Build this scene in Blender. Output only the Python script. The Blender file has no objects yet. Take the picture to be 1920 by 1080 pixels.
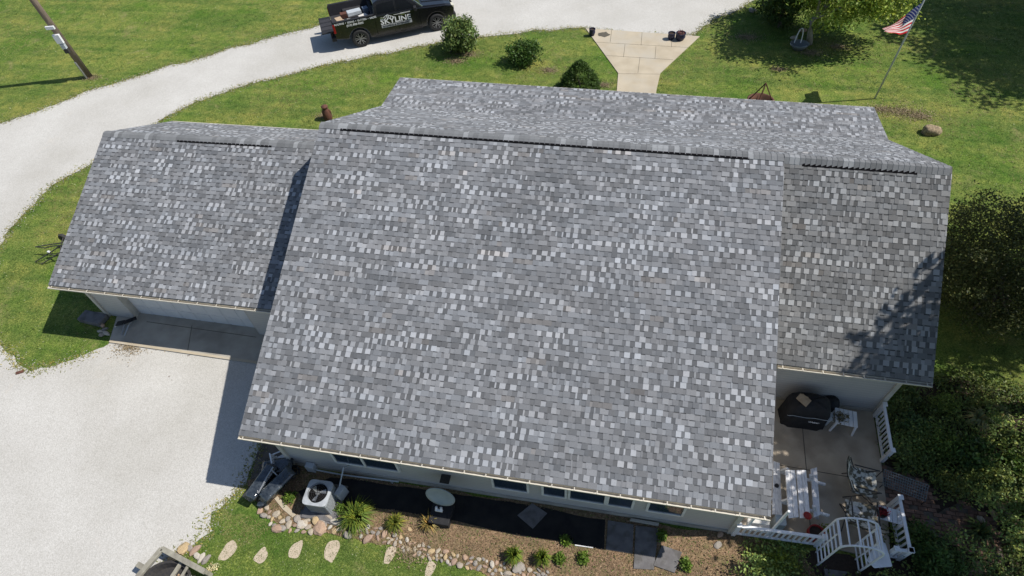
import bpy, math, random
import numpy as np
from mathutils import Vector, Matrix
from math import radians, sin, cos, pi
random.seed(7); RNG = np.random.default_rng(11)
S = bpy.context.scene
# ------------------------------------------------------------------ camera, sky, sun, exposure
CF = np.array([-0.15662146, 0.61740514, -0.77089598]); CR = np.array([0.9817846, 0.18232598, -0.05344371])
CU = np.array([-0.10755794, 0.76522424, 0.63471502]); CC = np.array([0, 0, 16.0821]); FPX = 1109.2875
cd = bpy.data.cameras.new('camera'); co = bpy.data.objects.new('camera', cd); S.collection.objects.link(co)
cd.sensor_width = 36; cd.lens = 36*FPX/1920; cd.clip_end = 600; cd.clip_start = .1
M = Matrix(((CR[0], CU[0], -CF[0], 0), (CR[1], CU[1], -CF[1], 0), (CR[2], CU[2], -CF[2], CC[2]), (0, 0, 0, 1)))
co.matrix_world = M; S.camera = co
SUN = Vector((.75, .15, 1)).normalized()
w = bpy.data.worlds.new("World"); S.world = w; w.use_nodes = True
nt = w.node_tree; bg = nt.nodes['Background']; sky = nt.nodes.new('ShaderNodeTexSky'); sky.sky_type = 'NISHITA'
sky.sun_disc = False; sky.sun_elevation = math.asin(SUN.z); sky.sun_rotation = math.atan2(SUN.x, SUN.y)
sky.air_density = 1.0; sky.dust_density = .6; sky.ozone_density = 1.4
nt.links.new(sky.outputs[0], bg.inputs[0]); bg.inputs[1].default_value = .1
sl = bpy.data.lights.new('sun', 'SUN'); so = bpy.data.objects.new('sun', sl); S.collection.objects.link(so)
sl.energy = 4.9; sl.angle = radians(.53); sl.color = (1, .955, .89); so.rotation_euler = SUN.to_track_quat('Z', 'Y').to_euler()
S.view_settings.view_transform = 'Standard'; S.view_settings.look = 'None'; S.view_settings.exposure = .22; S.view_settings.gamma = 1

def G(u, v, z=0.):
    d = CF+(u-960)/FPX*CR+(540-v)/FPX*CU
    return Vector(CC+(z-CC[2])/d[2]*d)
def GW(u, v, A, B):            # hit the vertical plane through ground points A, B
    d = Vector(CF+(u-960)/FPX*CR+(540-v)/FPX*CU); n = Vector((-(B-A).y, (B-A).x, 0)); c = Vector(CC)
    return c+d*((A-c).dot(n)/d.dot(n))
# ------------------------------------------------------------------ materials
MT = {}
def mat(name, c1, c2=None, sc=8., rough=.8, bump=0., detail=6, spec=.3, metal=0., bsc=None, c3=None, sc3=1., trans=0, stretch=None, attr=False, coat=0, lo=.35, hi=.65):
    m = bpy.data.materials.new(name); m.use_nodes = True; n = m.node_tree; N = n.nodes; L = n.links
    b = N['Principled BSDF']; b.inputs['Roughness'].default_value = rough; b.inputs['Metallic'].default_value = metal
    b.inputs['Specular IOR Level'].default_value = spec; b.inputs['Coat Weight'].default_value = coat
    tc = N.new('ShaderNodeTexCoord'); vec = tc.outputs['Object']
    if stretch:
        mp = N.new('ShaderNodeMapping'); mp.inputs['Scale'].default_value = stretch; L.new(vec, mp.inputs[0]); vec = mp.outputs[0]
    c2 = c2 or tuple(x*.8 for x in c1)
    no = N.new('ShaderNodeTexNoise'); no.inputs['Scale'].default_value = sc; no.inputs['Detail'].default_value = detail; L.new(vec, no.inputs['Vector'])
    r = N.new('ShaderNodeValToRGB'); r.color_ramp.elements[0].position = lo; r.color_ramp.elements[1].position = hi
    r.color_ramp.elements[0].color = (*c1, 1); r.color_ramp.elements[1].color = (*c2, 1); L.new(no.outputs[0], r.inputs[0])
    out = r.outputs[0]
    if c3:
        n3 = N.new('ShaderNodeTexNoise'); n3.inputs['Scale'].default_value = sc3; n3.inputs['Detail'].default_value = 5; L.new(vec, n3.inputs['Vector'])
        r3 = N.new('ShaderNodeValToRGB'); r3.color_ramp.elements[0].position = .48; r3.color_ramp.elements[1].position = .66
        r3.color_ramp.elements[0].color = (0, 0, 0, 1); L.new(n3.outputs[0], r3.inputs[0])
        mx = N.new('ShaderNodeMix'); mx.data_type = 'RGBA'; L.new(r3.outputs[0], mx.inputs['Factor']); L.new(out, mx.inputs['A']); mx.inputs['B'].default_value = (*c3, 1); out = mx.outputs['Result']
    if attr:
        at = N.new('ShaderNodeAttribute'); at.attribute_name = 'Col'
        mx = N.new('ShaderNodeMix'); mx.data_type = 'RGBA'; mx.blend_type = 'MULTIPLY'; mx.inputs['Factor'].default_value = 1
        L.new(out, mx.inputs['A']); L.new(at.outputs[0], mx.inputs['B']); out = mx.outputs['Result']
    L.new(out, b.inputs['Base Color'])
    if bump:
        nb = N.new('ShaderNodeTexNoise'); nb.inputs['Scale'].default_value = bsc or sc*3; nb.inputs['Detail'].default_value = 4; L.new(vec, nb.inputs['Vector'])
        bp = N.new('ShaderNodeBump'); bp.inputs['Strength'].default_value = bump; bp.inputs['Distance'].default_value = .03
        L.new(nb.outputs[0], bp.inputs['Height']); L.new(bp.outputs[0], b.inputs['Normal'])
    if trans:
        tr = N.new('ShaderNodeBsdfTranslucent'); L.new(out, tr.inputs[0]); ms = N.new('ShaderNodeMixShader'); ms.inputs[0].default_value = trans
        L.new(b.outputs[0], ms.inputs[1]); L.new(tr.outputs[0], ms.inputs[2]); L.new(ms.outputs[0], N['Material Output'].inputs[0])
    MT[name] = m; return m
mat('shingle', (.9, .9, .9), (1.08, 1.08, 1.08), sc=120, rough=.93, attr=True, bump=.25, bsc=260, spec=.2)
mat('roof_edge', (.10, .105, .115), sc=40)
mat('black', (.006, .006, .007), rough=.9, spec=.05)
mat('gutter', (.60, .56, .47), (.54, .50, .42), sc=6, rough=.45)
mat('fascia', (.55, .52, .45), sc=5, rough=.6)
mat('door_white', (.60, .61, .62), (.55, .56, .57), sc=3, rough=.5)
mat('window_white', (.72, .72, .70), sc=5, rough=.4)
mat('glass', (.02, .035, .055), (.03, .045, .07), sc=2, rough=.06, spec=.8)
mat('concrete', (.37, .315, .23), (.44, .38, .285), sc=1.2, rough=.9, bump=.15, bsc=60, c3=(.40, .36, .29), sc3=.7)
mat('concrete_patio', (.36, .30, .225), (.46, .39, .30), sc=1.4, rough=.9, bump=.15, bsc=60, c3=(.27, .225, .17), sc3=1.1)
mat('apron', (.32, .30, .26), (.38, .36, .315), sc=2, rough=.9, bump=.1, c3=(.25, .235, .205), sc3=.9)
mat('joint', (.10, .09, .07), rough=.9)
mat('wood_old', (.30, .285, .23), (.20, .185, .15), sc=5, rough=.85, stretch=(1, 1, 1), bump=.3, bsc=20)
mat('pole_wood', (.23, .18, .135), (.14, .11, .085), sc=5, rough=.9, stretch=(6, 6, .5), bump=.5)
mat('white_wood', (.74, .73, .72), (.42, .42, .44), sc=9, rough=.7, stretch=(4, .7, 1), bump=.3, lo=.45, hi=.7)
mat('white_paint', (.72, .73, .74), (.64, .65, .66), sc=5, rough=.5)
mat('white_plastic', (.72, .73, .74), sc=3, rough=.35)
mat('steel', (.45, .46, .47), (.36, .37, .38), sc=9, rough=.35, metal=.7)
mat('grey_box', (.42, .45, .47), (.36, .39, .41), sc=5, rough=.45)
mat('dark_metal', (.03, .03, .032), (.05, .045, .04), sc=20, rough=.55)
mat('rust', (.13, .055, .035), (.075, .035, .028), sc=9, rough=.8, bump=.2)
mat('rust_inside', (.13, .06, .04), (.08, .045, .03), sc=6, rough=.9)
mat('black_fabric', (.014, .014, .016), (.022, .022, .024), sc=6, rough=.75, bump=.4, bsc=9)
mat('black_wrap', (.012, .016, .022), (.05, .06, .07), sc=9, rough=.14, bump=.7, bsc=9, spec=.9)
mat('mulch_mat', (.008, .008, .009), (.018, .017, .016), sc=3, rough=.85, bump=.2)
mat('slate', (.115, .11, .112), (.15, .145, .145), sc=6, rough=.85, bump=.2, c3=(.09, .085, .08), sc3=4)
mat('truck_paint', (.006, .006, .007), (.008, .008, .009), sc=2, rough=.22, spec=.5, coat=.5)
mat('truck_trim', (.02, .02, .022), rough=.6)
mat('tyre', (.018, .018, .018), (.028, .028, .028), sc=20, rough=.85)
mat('rim', (.32, .33, .34), rough=.3, metal=.8)
mat('auto_glass', (.008, .010, .013), rough=.08, spec=.25)
mat('chrome', (.6, .6, .6), rough=.15, metal=1)
mat('decal', (.80, .80, .80), rough=.5); mat('decal_grey', (.38, .39, .40), rough=.5)
mat('lamp_red', (.25, .01, .012), rough=.2); mat('lamp_clear', (.65, .62, .50), rough=.15); mat('lamp_amber', (.6, .2, .02), rough=.2)
mat('bed_liner', (.035, .035, .04), rough=.8)
mat('cardboard', (.42, .32, .22), (.34, .25, .16), sc=8); mat('cloth_white', (.62, .60, .56), (.5, .48, .44), sc=10, bump=.4)
mat('blue_grey', (.14, .18, .24), (.10, .13, .18), sc=8, rough=.5)
mat('pot_blue', (.018, .022, .06), (.03, .03, .05), sc=8, rough=.25); mat('terracotta', (.30, .09, .05), sc=6, rough=.8)
mat('pot_red', (.33, .025, .018), (.22, .02, .016), sc=6, rough=.45); mat('red_fruit', (.30, .02, .02), (.12, .03, .02), sc=25, rough=.5)
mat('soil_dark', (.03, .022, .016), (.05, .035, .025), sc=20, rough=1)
mat('camo', (.60, .57, .48), (.06, .065, .05), sc=9, rough=.85, c3=(.16, .13, .08), sc3=9, lo=.45, hi=.55)
mat('table_grey', (.24, .28, .30), (.30, .34, .35), sc=4, rough=.5)
mat('flag', (1, 1, 1), (.94, .94, .94), sc=8, rough=.8, attr=True, trans=.6)
mat('pole_grey', (.52, .54, .55), rough=.4)
mat('rock', (.85, .85, .85), (1.12, 1.12, 1.12), sc=9, rough=.9, bump=.5, bsc=18, attr=True)
mat('boulder', (.40, .31, .19), (.13, .10, .07), sc=4, rough=.95, bump=.7, bsc=7, stretch=(3, 1, 1))
mat('sand_stone', (.50, .42, .32), (.42, .35, .26), sc=6, rough=.95, bump=.5, bsc=70)
mat('bark', (.20, .17, .14), (.11, .09, .07), sc=9, rough=.95, bump=.6, stretch=(3, 3, .6))
mat('bark_pale', (.33, .31, .28), (.22, .2, .18), sc=9, rough=.95, bump=.4, stretch=(3, 3, .6))
mat('leaf', (.9, .9, .9), (1.1, 1.1, 1.1), sc=3, rough=.5, attr=True, trans=.3, spec=.25)
mat('grassblade', (.9, .9, .9), (1.1, 1.1, 1.1), sc=.5, rough=.6, attr=True, trans=.35, spec=.2)
mat('brick', (.23, .12, .08), (.17, .10, .075), sc=5, rough=.95, c3=(.10, .08, .06), sc3=3)
mat('dish_white', (.66, .68, .68), rough=.4)
mat('ac_grey', (.40, .42, .44), rough=.45)
mat('wicker', (.20, .22, .22), (.12, .13, .13), sc=40, rough=.8)
mat('pavers', (.10, .085, .07), (.14, .115, .095), sc=2.5, rough=.95, bump=.3, c3=(.06, .052, .04), sc3=3)
def noise_node(N, L, vec, scale, detail=4, rough=.6, dist=0):
    n = N.new('ShaderNodeTexNoise'); n.inputs['Scale'].default_value = scale; n.inputs['Detail'].default_value = detail; n.inputs['Roughness'].default_value = rough; n.inputs['Distortion'].default_value = dist
    L.new(vec, n.inputs['Vector']); return n.outputs[0]
def ramp(N, L, fac, stops):
    r = N.new('ShaderNodeValToRGB'); e = r.color_ramp.elements
    while len(e) < len(stops): e.new(.5)
    for i, (p, c) in enumerate(stops): e[i].position = p; e[i].color = (*c, 1) if len(c) == 3 else c
    L.new(fac, r.inputs[0]); return r.outputs[0]
def mixc(N, L, fac, a, b, mode='MIX'):
    m = N.new('ShaderNodeMix'); m.data_type = 'RGBA'; m.blend_type = mode
    for s, v in (('Factor', fac), ('A', a), ('B', b)):
        if hasattr(v, 'is_linked'): L.new(v, m.inputs[s])
        else: m.inputs[s].default_value = v
    return m.outputs['Result']
def lawn_mat():
    m = bpy.data.materials.new('lawn'); m.use_nodes = True; N = m.node_tree.nodes; L = m.node_tree.links; b = N['Principled BSDF']
    v = N.new('ShaderNodeTexCoord').outputs['Object']
    mp = N.new('ShaderNodeMapping'); mp.inputs['Rotation'].default_value = (0, 0, .10); mp.inputs['Scale'].default_value = (.12, 1.3, 1); L.new(v, mp.inputs[0])
    fine = ramp(N, L, noise_node(N, L, v, 16, 8, .8), [(.33, (.036, .066, .013)), (.5, (.128, .172, .040)), (.67, (.30, .325, .11))])
    big = ramp(N, L, noise_node(N, L, v, .30, 7, .7), [(.36, (.62, .86, .55)), (.5, (1, 1, 1)), (.62, (1.36, 1.12, 1.2))])
    c = mixc(N, L, 1., fine, big, 'MULTIPLY')
    strp = ramp(N, L, noise_node(N, L, mp.outputs[0], 1.1, 3, .5), [(.38, (.78, .86, .80)), (.62, (1.2, 1.13, 1.08))])
    c = mixc(N, L, 1., c, strp, 'MULTIPLY')
    med = ramp(N, L, noise_node(N, L, v, 2.6, 6, .7, .6), [(.36, (.62, .74, .66)), (.6, (1.14, 1.10, 1.02))])
    c = mixc(N, L, 1., c, med, 'MULTIPLY')
    dryf = ramp(N, L, noise_node(N, L, v, .8, 7, .75, .8), [(.56, (0, 0, 0)), (.72, (.62, .62, .62))])
    c = mixc(N, L, dryf, c, (.27, .225, .11, 1))
    L.new(c, b.inputs['Base Color']); b.inputs['Roughness'].default_value = .9; b.inputs['Specular IOR Level'].default_value = .1
    bp = N.new('ShaderNodeBump'); bp.inputs['Strength'].default_value = .8; bp.inputs['Distance'].default_value = .06
    L.new(noise_node(N, L, v, 22, 6, .7), bp.inputs['Height']); L.new(bp.outputs[0], b.inputs['Normal']); MT['lawn'] = m
def gravel_mat():
    m = bpy.data.materials.new('gravel'); m.use_nodes = True; N = m.node_tree.nodes; L = m.node_tree.links; b = N['Principled BSDF']
    v = N.new('ShaderNodeTexCoord').outputs['Object']
    vo = N.new('ShaderNodeTexVoronoi'); vo.inputs['Scale'].default_value = 52; L.new(v, vo.inputs['Vector'])
    sep = N.new('ShaderNodeSeparateColor'); L.new(vo.outputs['Color'], sep.inputs[0])
    c = ramp(N, L, sep.outputs[0], [(0, (.38, .368, .34)), (.25, (.44, .428, .402)), (.75, (.49, .478, .452)), (1, (.54, .528, .50))])
    big = ramp(N, L, noise_node(N, L, v, .30, 6, .6), [(.3, (.84, .83, .80)), (.52, (.95, .945, .93)), (.7, (1.03, 1.03, 1.02))])
    c = mixc(N, L, 1., c, big, 'MULTIPLY')
    dirt = ramp(N, L, noise_node(N, L, v, .55, 8, .75, .5), [(.60, (0, 0, 0)), (.78, (.55, .55, .55))])
    c = mixc(N, L, dirt, c, (.50, .45, .38, 1))
    L.new(c, b.inputs['Base Color']); b.inputs['Roughness'].default_value = .95; b.inputs['Specular IOR Level'].default_value = .1
    bp = N.new('ShaderNodeBump'); bp.inputs['Strength'].default_value = .22; bp.inputs['Distance'].default_value = .015
    L.new(vo.outputs['Distance'], bp.inputs['Height']); L.new(bp.outputs[0], b.inputs['Normal']); MT['gravel'] = m
def soil_mat():
    m = bpy.data.materials.new('soil'); m.use_nodes = True; N = m.node_tree.nodes; L = m.node_tree.links; b = N['Principled BSDF']
    v = N.new('ShaderNodeTexCoord').outputs['Object']
    c = ramp(N, L, noise_node(N, L, v, 14, 9, .8), [(.32, (.07, .045, .028)), (.5, (.20, .135, .08)), (.7, (.38, .28, .18))])
    g = ramp(N, L, noise_node(N, L, v, 1.7, 7, .8, .5), [(.48, (0, 0, 0)), (.64, (.75, .75, .75))])
    c = mixc(N, L, g, c, (.09, .10, .035, 1))
    p = ramp(N, L, noise_node(N, L, v, .9, 4, .6), [(.35, (.8, .78, .76)), (.65, (1.15, 1.1, 1.05))]); c = mixc(N, L, 1., c, p, 'MULTIPLY')
    L.new(c, b.inputs['Base Color']); b.inputs['Roughness'].default_value = 1
    bp = N.new('ShaderNodeBump'); bp.inputs['Strength'].default_value = .7; bp.inputs['Distance'].default_value = .04
    L.new(noise_node(N, L, v, 18, 6, .7), bp.inputs['Height']); L.new(bp.outputs[0], b.inputs['Normal']); MT['soil'] = m
def siding_mat():
    m = bpy.data.materials.new('siding'); m.use_nodes = True; N = m.node_tree.nodes; L = m.node_tree.links; b = N['Principled BSDF']
    v = N.new('ShaderNodeTexCoord').outputs['Object']; wv = N.new('ShaderNodeTexWave'); wv.wave_type = 'BANDS'; wv.bands_direction = 'Z'; wv.wave_profile = 'SAW'
    wv.inputs['Scale'].default_value = 2*pi/ (20*.115)*1.0; L.new(v, wv.inputs['Vector'])
    c = ramp(N, L, noise_node(N, L, v, 1.3, 5), [(.3, (.44, .43, .415)), (.7, (.49, .48, .46))])
    ln = ramp(N, L, wv.outputs[0], [(0, (.6, .6, .6)), (.12, (1, 1, 1))]); c = mixc(N, L, 1., c, ln, 'MULTIPLY')
    L.new(c, b.inputs['Base Color']); b.inputs['Roughness'].default_value = .7
    bp = N.new('ShaderNodeBump'); bp.inputs['Strength'].default_value = .6; bp.inputs['Distance'].default_value = .02
    L.new(wv.outputs[0], bp.inputs['Height']); L.new(bp.outputs[0], b.inputs['Normal']); MT['siding'] = m
lawn_mat(); gravel_mat(); soil_mat(); siding_mat()
# ------------------------------------------------------------------ mesh builder
class MB:
    def __init__(s): s.v = []; s.f = []; s.c = []
    def add(s, vs, fs, col=None):
        o = len(s.v); s.v += [tuple(x) for x in vs]; s.f += [tuple(i+o for i in f) for f in fs]
        s.c += [col or (1, 1, 1)]*len(fs); return s
    def box(s, c, d, rz=0, col=None, mtx=None):
        c = Vector(c); x, y, z = d[0]/2, d[1]/2, d[2]/2; R = mtx or Matrix.Rotation(rz, 3, 'Z')
        vs = [c+R@Vector((a*x, b*y, e*z)) for e in (-1, 1) for b in (-1, 1) for a in (-1, 1)]
        return s.add(vs, [(0, 2, 3, 1), (4, 5, 7, 6), (0, 1, 5, 4), (2, 6, 7, 3), (0, 4, 6, 2), (1, 3, 7, 5)], col)
    def beam(s, p, q, w=.05, h=None, up=(0, 0, 1), col=None):
        p, q = Vector(p), Vector(q); d = q-p; L = d.length
        if L < 1e-6: return s
        d /= L; u = Vector(up)
        if abs(d.dot(u)) > .98: u = Vector((0, 1, 0))
        x = d.cross(u).normalized(); z = x.cross(d); R = Matrix((x, d, z)).transposed()
        return s.box((p+q)/2, (w, L, h or w), mtx=R, col=col)
    def tube(s, pts, r, n=8, caps=True, col=None):
        pts = [Vector(p) for p in pts]; rs = r if hasattr(r, '__len__') else [r]*len(pts); vs = []; fs = []
        for i, p in enumerate(pts):
            d = (pts[min(i+1, len(pts)-1)]-pts[max(i-1, 0)]).normalized(); u = Vector((0, 0, 1)) if abs(d.z) < .9 else Vector((1, 0, 0))
            x = d.cross(u).normalized(); y = d.cross(x)
            vs += [p+(x*cos(2*pi*k/n)+y*sin(2*pi*k/n))*rs[i] for k in range(n)]
        for i in range(len(pts)-1):
            for k in range(n): a = i*n+k; b_ = i*n+(k+1) % n; fs.append((a, b_, b_+n, a+n))
        if caps: fs += [tuple(range(n)), tuple(reversed(range((len(pts)-1)*n, len(pts)*n)))]
        return s.add(vs, fs, col)
    def lathe(s, prof, c=(0, 0, 0), n=24, sx=1, sy=1, col=None, axis='Z'):
        vs = []; fs = []
        for r, z in prof:
            for k in range(n):
                a = 2*pi*k/n; P = (r*cos(a)*sx, r*sin(a)*sy, z)
                if axis == 'Y': P = (P[0], P[2], P[1])
                vs.append(Vector(c)+Vector(P))
        for i in range(len(prof)-1):
            for k in range(n): a = i*n+k; b_ = i*n+(k+1) % n; fs.append((a, b_, b_+n, a+n))
        return s.add(vs, fs, col)
    def prism(s, poly, d, col=None):           # poly: 3D points, d: extrusion vector
        poly = [Vector(p) for p in poly]; d = Vector(d); n = len(poly)
        return s.add(poly+[p+d for p in poly], [tuple(range(n)), tuple(reversed(range(n, 2*n)))]+[(i, i+n, (i+1) % n+n, (i+1) % n) for i in range(n)], col)
    def slab(s, pts, t, col=None): return s.prism(pts, (0, 0, -t), col)
def link(o, parent=None): S.collection.objects.link(o); o.parent = parent; return o
def tag(o, label=None, cat=None, group=None, kind=None):
    if label: o['label'] = label
    if cat: o['category'] = cat
    if group: o['group'] = group
    if kind: o['kind'] = kind
    return o
def obj(name, mb, m, parent=None, org=None, smooth=False, bevel=0, recalc=True):
    me = bpy.data.meshes.new(name)
    if org is None: org = parent_origin(parent)
    vs = [(a-org[0], b-org[1], c-org[2]) for a, b, c in mb.v] if org is not None else mb.v
    me.from_pydata(vs, [], mb.f); me.materials.append(MT[m] if isinstance(m, str) else m)
    if any(c != (1, 1, 1) for c in mb.c):
        at = me.attributes.new('Col', 'FLOAT_COLOR', 'FACE'); at.data.foreach_set('color', np.array([(*c, 1) for c in mb.c], dtype=np.float32).ravel())
    else:
        at = me.attributes.new('Col', 'FLOAT_COLOR', 'FACE'); at.data.foreach_set('color', np.ones(4*len(me.polygons), dtype=np.float32))
    if recalc:
        import bmesh
        bm = bmesh.new(); bm.from_mesh(me); bmesh.ops.recalc_face_normals(bm, faces=bm.faces)
        if smooth: bmesh.ops.remove_doubles(bm, verts=bm.verts, dist=1e-5)
        bm.to_mesh(me); bm.free()
    if smooth: me.polygons.foreach_set('use_smooth', [True]*len(me.polygons))
    me.update(); o = bpy.data.objects.new(name, me)
    if parent is None and org is not None: o.location = org
    if bevel:
        bv = o.modifiers.new('bevel', 'BEVEL'); bv.width = bevel; bv.segments = 2; bv.limit_method = 'ANGLE'
    return link(o, parent)
def parent_origin(p):
    if p is None or p.get('local'): return None
    o = Vector((0, 0, 0))
    while p is not None: o += p.location; p = p.parent
    return o
def thing(name, label, cat, loc=(0, 0, 0), rz=0, group=None, kind=None):
    o = bpy.data.objects.new(name, None); o.location = loc; o.rotation_euler = (0, 0, rz); o.empty_display_size = .2; link(o)
    return tag(o, label, cat, group, kind)
# a thing whose parts are written in its own local frame
def lthing(name, label, cat, loc, rz=0, group=None): o = thing(name, label, cat, loc, rz, group); LOCAL.add(o.name); return o
LOCAL = set()
Z0 = Vector((0, 0, 0))
def lobj(name, mb, m, parent, **k): return obj(name, mb, m, parent, org=Z0, **k)
def dup(root, loc, rz=0, scale=None, label=None):
    r = root.copy(); link(r); r.location = loc; r.rotation_euler = (0, 0, rz)
    if scale: r.scale = (scale,)*3 if not hasattr(scale, '__len__') else scale
    if label: r['label'] = label
    for ch in root.children:
        c = ch.copy(); link(c, r)
        for g in ch.children: link(g.copy(), c)
    return r
def text_mb(s, size, xs=1.0, ext=.004):
    cu = bpy.data.curves.new('t', 'FONT'); cu.body = s; cu.size = size; cu.extrude = ext; cu.align_x = 'LEFT'; cu.resolution_u = 2; cu.offset = size*.018
    o = bpy.data.objects.new('t', cu); S.collection.objects.link(o); bpy.context.view_layer.update()
    me = bpy.data.meshes.new_from_object(o); vs = [(v.co.x*xs, v.co.y, v.co.z) for v in me.vertices]; fs = [tuple(p.vertices) for p in me.polygons]
    bpy.data.objects.remove(o); bpy.data.curves.remove(cu); bpy.data.meshes.remove(me); return vs, fs
def fast(name, V, m, col=None, parent=None, org=None):     # V: (n,k,3) faces of k corners
    n, k, _ = V.shape; me = bpy.data.meshes.new(name); me.vertices.add(n*k)
    if org is not None: V = V-np.array(org)
    me.vertices.foreach_set('co', V.reshape(-1).astype(np.float32)); me.loops.add(n*k); me.loops.foreach_set('vertex_index', np.arange(n*k, dtype=np.int32))
    me.polygons.add(n); me.polygons.foreach_set('loop_start', np.arange(0, n*k, k, dtype=np.int32)); me.polygons.foreach_set('loop_total', np.full(n, k, dtype=np.int32))
    me.update(calc_edges=True); me.materials.append(MT[m])
    at = me.attributes.new('Col', 'FLOAT_COLOR', 'FACE'); c = np.ones((n, 4), np.float32)
    if col is not None: c[:, :3] = col
    at.data.foreach_set('color', c.ravel()); o = bpy.data.objects.new(name, me)
    if org is not None and parent is None: o.location = org
    return link(o, parent)
def vnoise(x, y, s=1., seed=0):
    x = np.asarray(x)*s; y = np.asarray(y)*s; xi = np.floor(x); yi = np.floor(y); fx = x-xi; fy = y-yi
    h = lambda a, b: np.modf(np.abs(np.sin(a*127.1+b*311.7+seed*74.7)*43758.5453))[0]
    fx = fx*fx*(3-2*fx); fy = fy*fy*(3-2*fy)
    return (h(xi, yi)*(1-fx)+h(xi+1, yi)*fx)*(1-fy)+(h(xi, yi+1)*(1-fx)+h(xi+1, yi+1)*fx)*fy
def inpoly(px, py, poly):
    r = np.zeros(len(px), bool); n = len(poly)
    for i in range(n):
        x1, y1 = poly[i][:2]; x2, y2 = poly[(i+1) % n][:2]
        if y1 == y2: continue
        c = ((y1 > py) != (y2 > py)) & (px < (x2-x1)*(py-y1)/(y2-y1)+x1); r ^= c
    return r
# ------------------------------------------------------------------ ground sheets
def resample(pts, step, jit, seed=0, closed=True):
    out = []; n = len(pts); rr = random.Random(seed)
    for i in range(n if closed else n-1):
        a, b = pts[i], pts[(i+1) % n]; L = (b-a).length; k = max(1, min(400, int(L/step)))
        for j in range(k):
            p = a.lerp(b, j/k); j_ = jit if abs(p.x) < 45 and p.y < 50 else 0
            out.append(Vector((p.x+(float(vnoise(p.x, p.y, 1.1, seed))-.5)*j_*2.4+rr.uniform(-j_, j_)*.45, p.y+(float(vnoise(p.x, p.y, 1.1, seed+5))-.5)*j_*2.4+rr.uniform(-j_, j_)*.45, 0)))
    return out
def sheet(name, pts, z, m, **k):
    from mathutils.geometry import tessellate_polygon
    pts = [Vector((p.x, p.y, z)) for p in pts]; tr = tessellate_polygon([pts]); mb = MB(); mb.add(pts, tr)
    o = obj(name, mb, m, None); return tag(o, **k)
mb = MB(); mb.add([(-250, -120, 0), (250, -120, 0), (250, 260, 0), (-250, 260, 0)], [(0, 1, 2, 3)])
tag(obj('ground', mb, 'lawn'), kind='structure')
P2 = lambda L: [G(u, v) for u, v in L]
drive_px = [(0, 232), (60, 212), (170, 170), (300, 130), (420, 95), (520, 68), (600, 47), (680, 10), (780, -25), (900, -60), (1200, -75), (1460, -45), (1412, 2), (1370, 24), (1335, 36), (1300, 68), (1200, 66), (1098, 54), (1000, 58), (900, 68), (800, 85), (700, 105),
    (600, 125), (500, 150), (440, 167), (370, 188), (305, 228), (240, 262), (180, 300), (130, 330), (100, 345), (60, 390), (15, 440), (-4, 470), (-30, 540), (-30, 620), (0, 652), (14, 664), (28, 690), (60, 697), (100, 690), (150, 670), (203, 640), (214, 628), (330, 645), (430, 658),
    (500, 670), (500, 800), (478, 860), (462, 902), (430, 935), (402, 960), (400, 995), (372, 1020), (335, 1045), (300, 1085), (280, 1150), (0, 1300), (-600, 1200), (-900, 600), (-500, 330)]
drive = resample(P2(drive_px), .22, .13, 3); sheet('driveway', drive, .012, 'gravel', kind='structure')
# concrete
walk = P2([(1098, 54), (1312, 69), (1238, 138), (1231, 168)])+[G(1222, 230), G(1150, 230)]+P2([(1157, 165), (1159, 138)])
mb = MB(); mb.slab([p+Vector((0, 0, .035)) for p in walk], .1); wk = obj('walkway', mb, 'concrete'); tag(wk, kind='structure')
def joints(parent, segs, z, w=.018):
    mb = MB()
    for a, b in segs: mb.beam(G(*a, z), G(*b, z), w, .004)
    return obj('joint', mb, 'joint', parent)
joints(wk, [((1116, 79), (1290, 89)), ((1137, 104), (1262, 112)), ((1158, 138), (1237, 139)), ((1147, 56), (1144, 79)), ((1204, 60), (1202, 85)), ((1260, 68), (1259, 88)), ((1172, 83), (1169, 107)), ((1230, 87), (1228, 110)), ((1200, 107), (1196, 137))], .0355)
sheet('bare_patch', resample(P2([(1122, 62), (1136, 60), (1143, 66), (1135, 70), (1124, 68)]), .1, .08, 2), .041, 'joint', kind='structure')
# ------------------------------------------------------------------ the house
SW, SE, WSE, GSW = G(552, 869), G(1367, 997), G(1638, 772), G(205, 591)
zr, ze, zw, zb, zf, zgr, zge = 6.05, 2.74, 2.62, 3.93, 3.70, 4.62, 2.40
RL = G(601, 231, zr); RR = G(1786, 314, zr); EL = G(448, 813, ze); EM = G(1445, 965, ze)
t = (G(1471, 293, zr)-RL).dot(RR-RL)/(RR-RL).length_squared; RM = RL.lerp(RR, t)
WR = G(1749, 716, zw); WL0 = G(1459, 681, zw); WL = WL0+(WL0-WR).normalized()*.6
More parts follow.
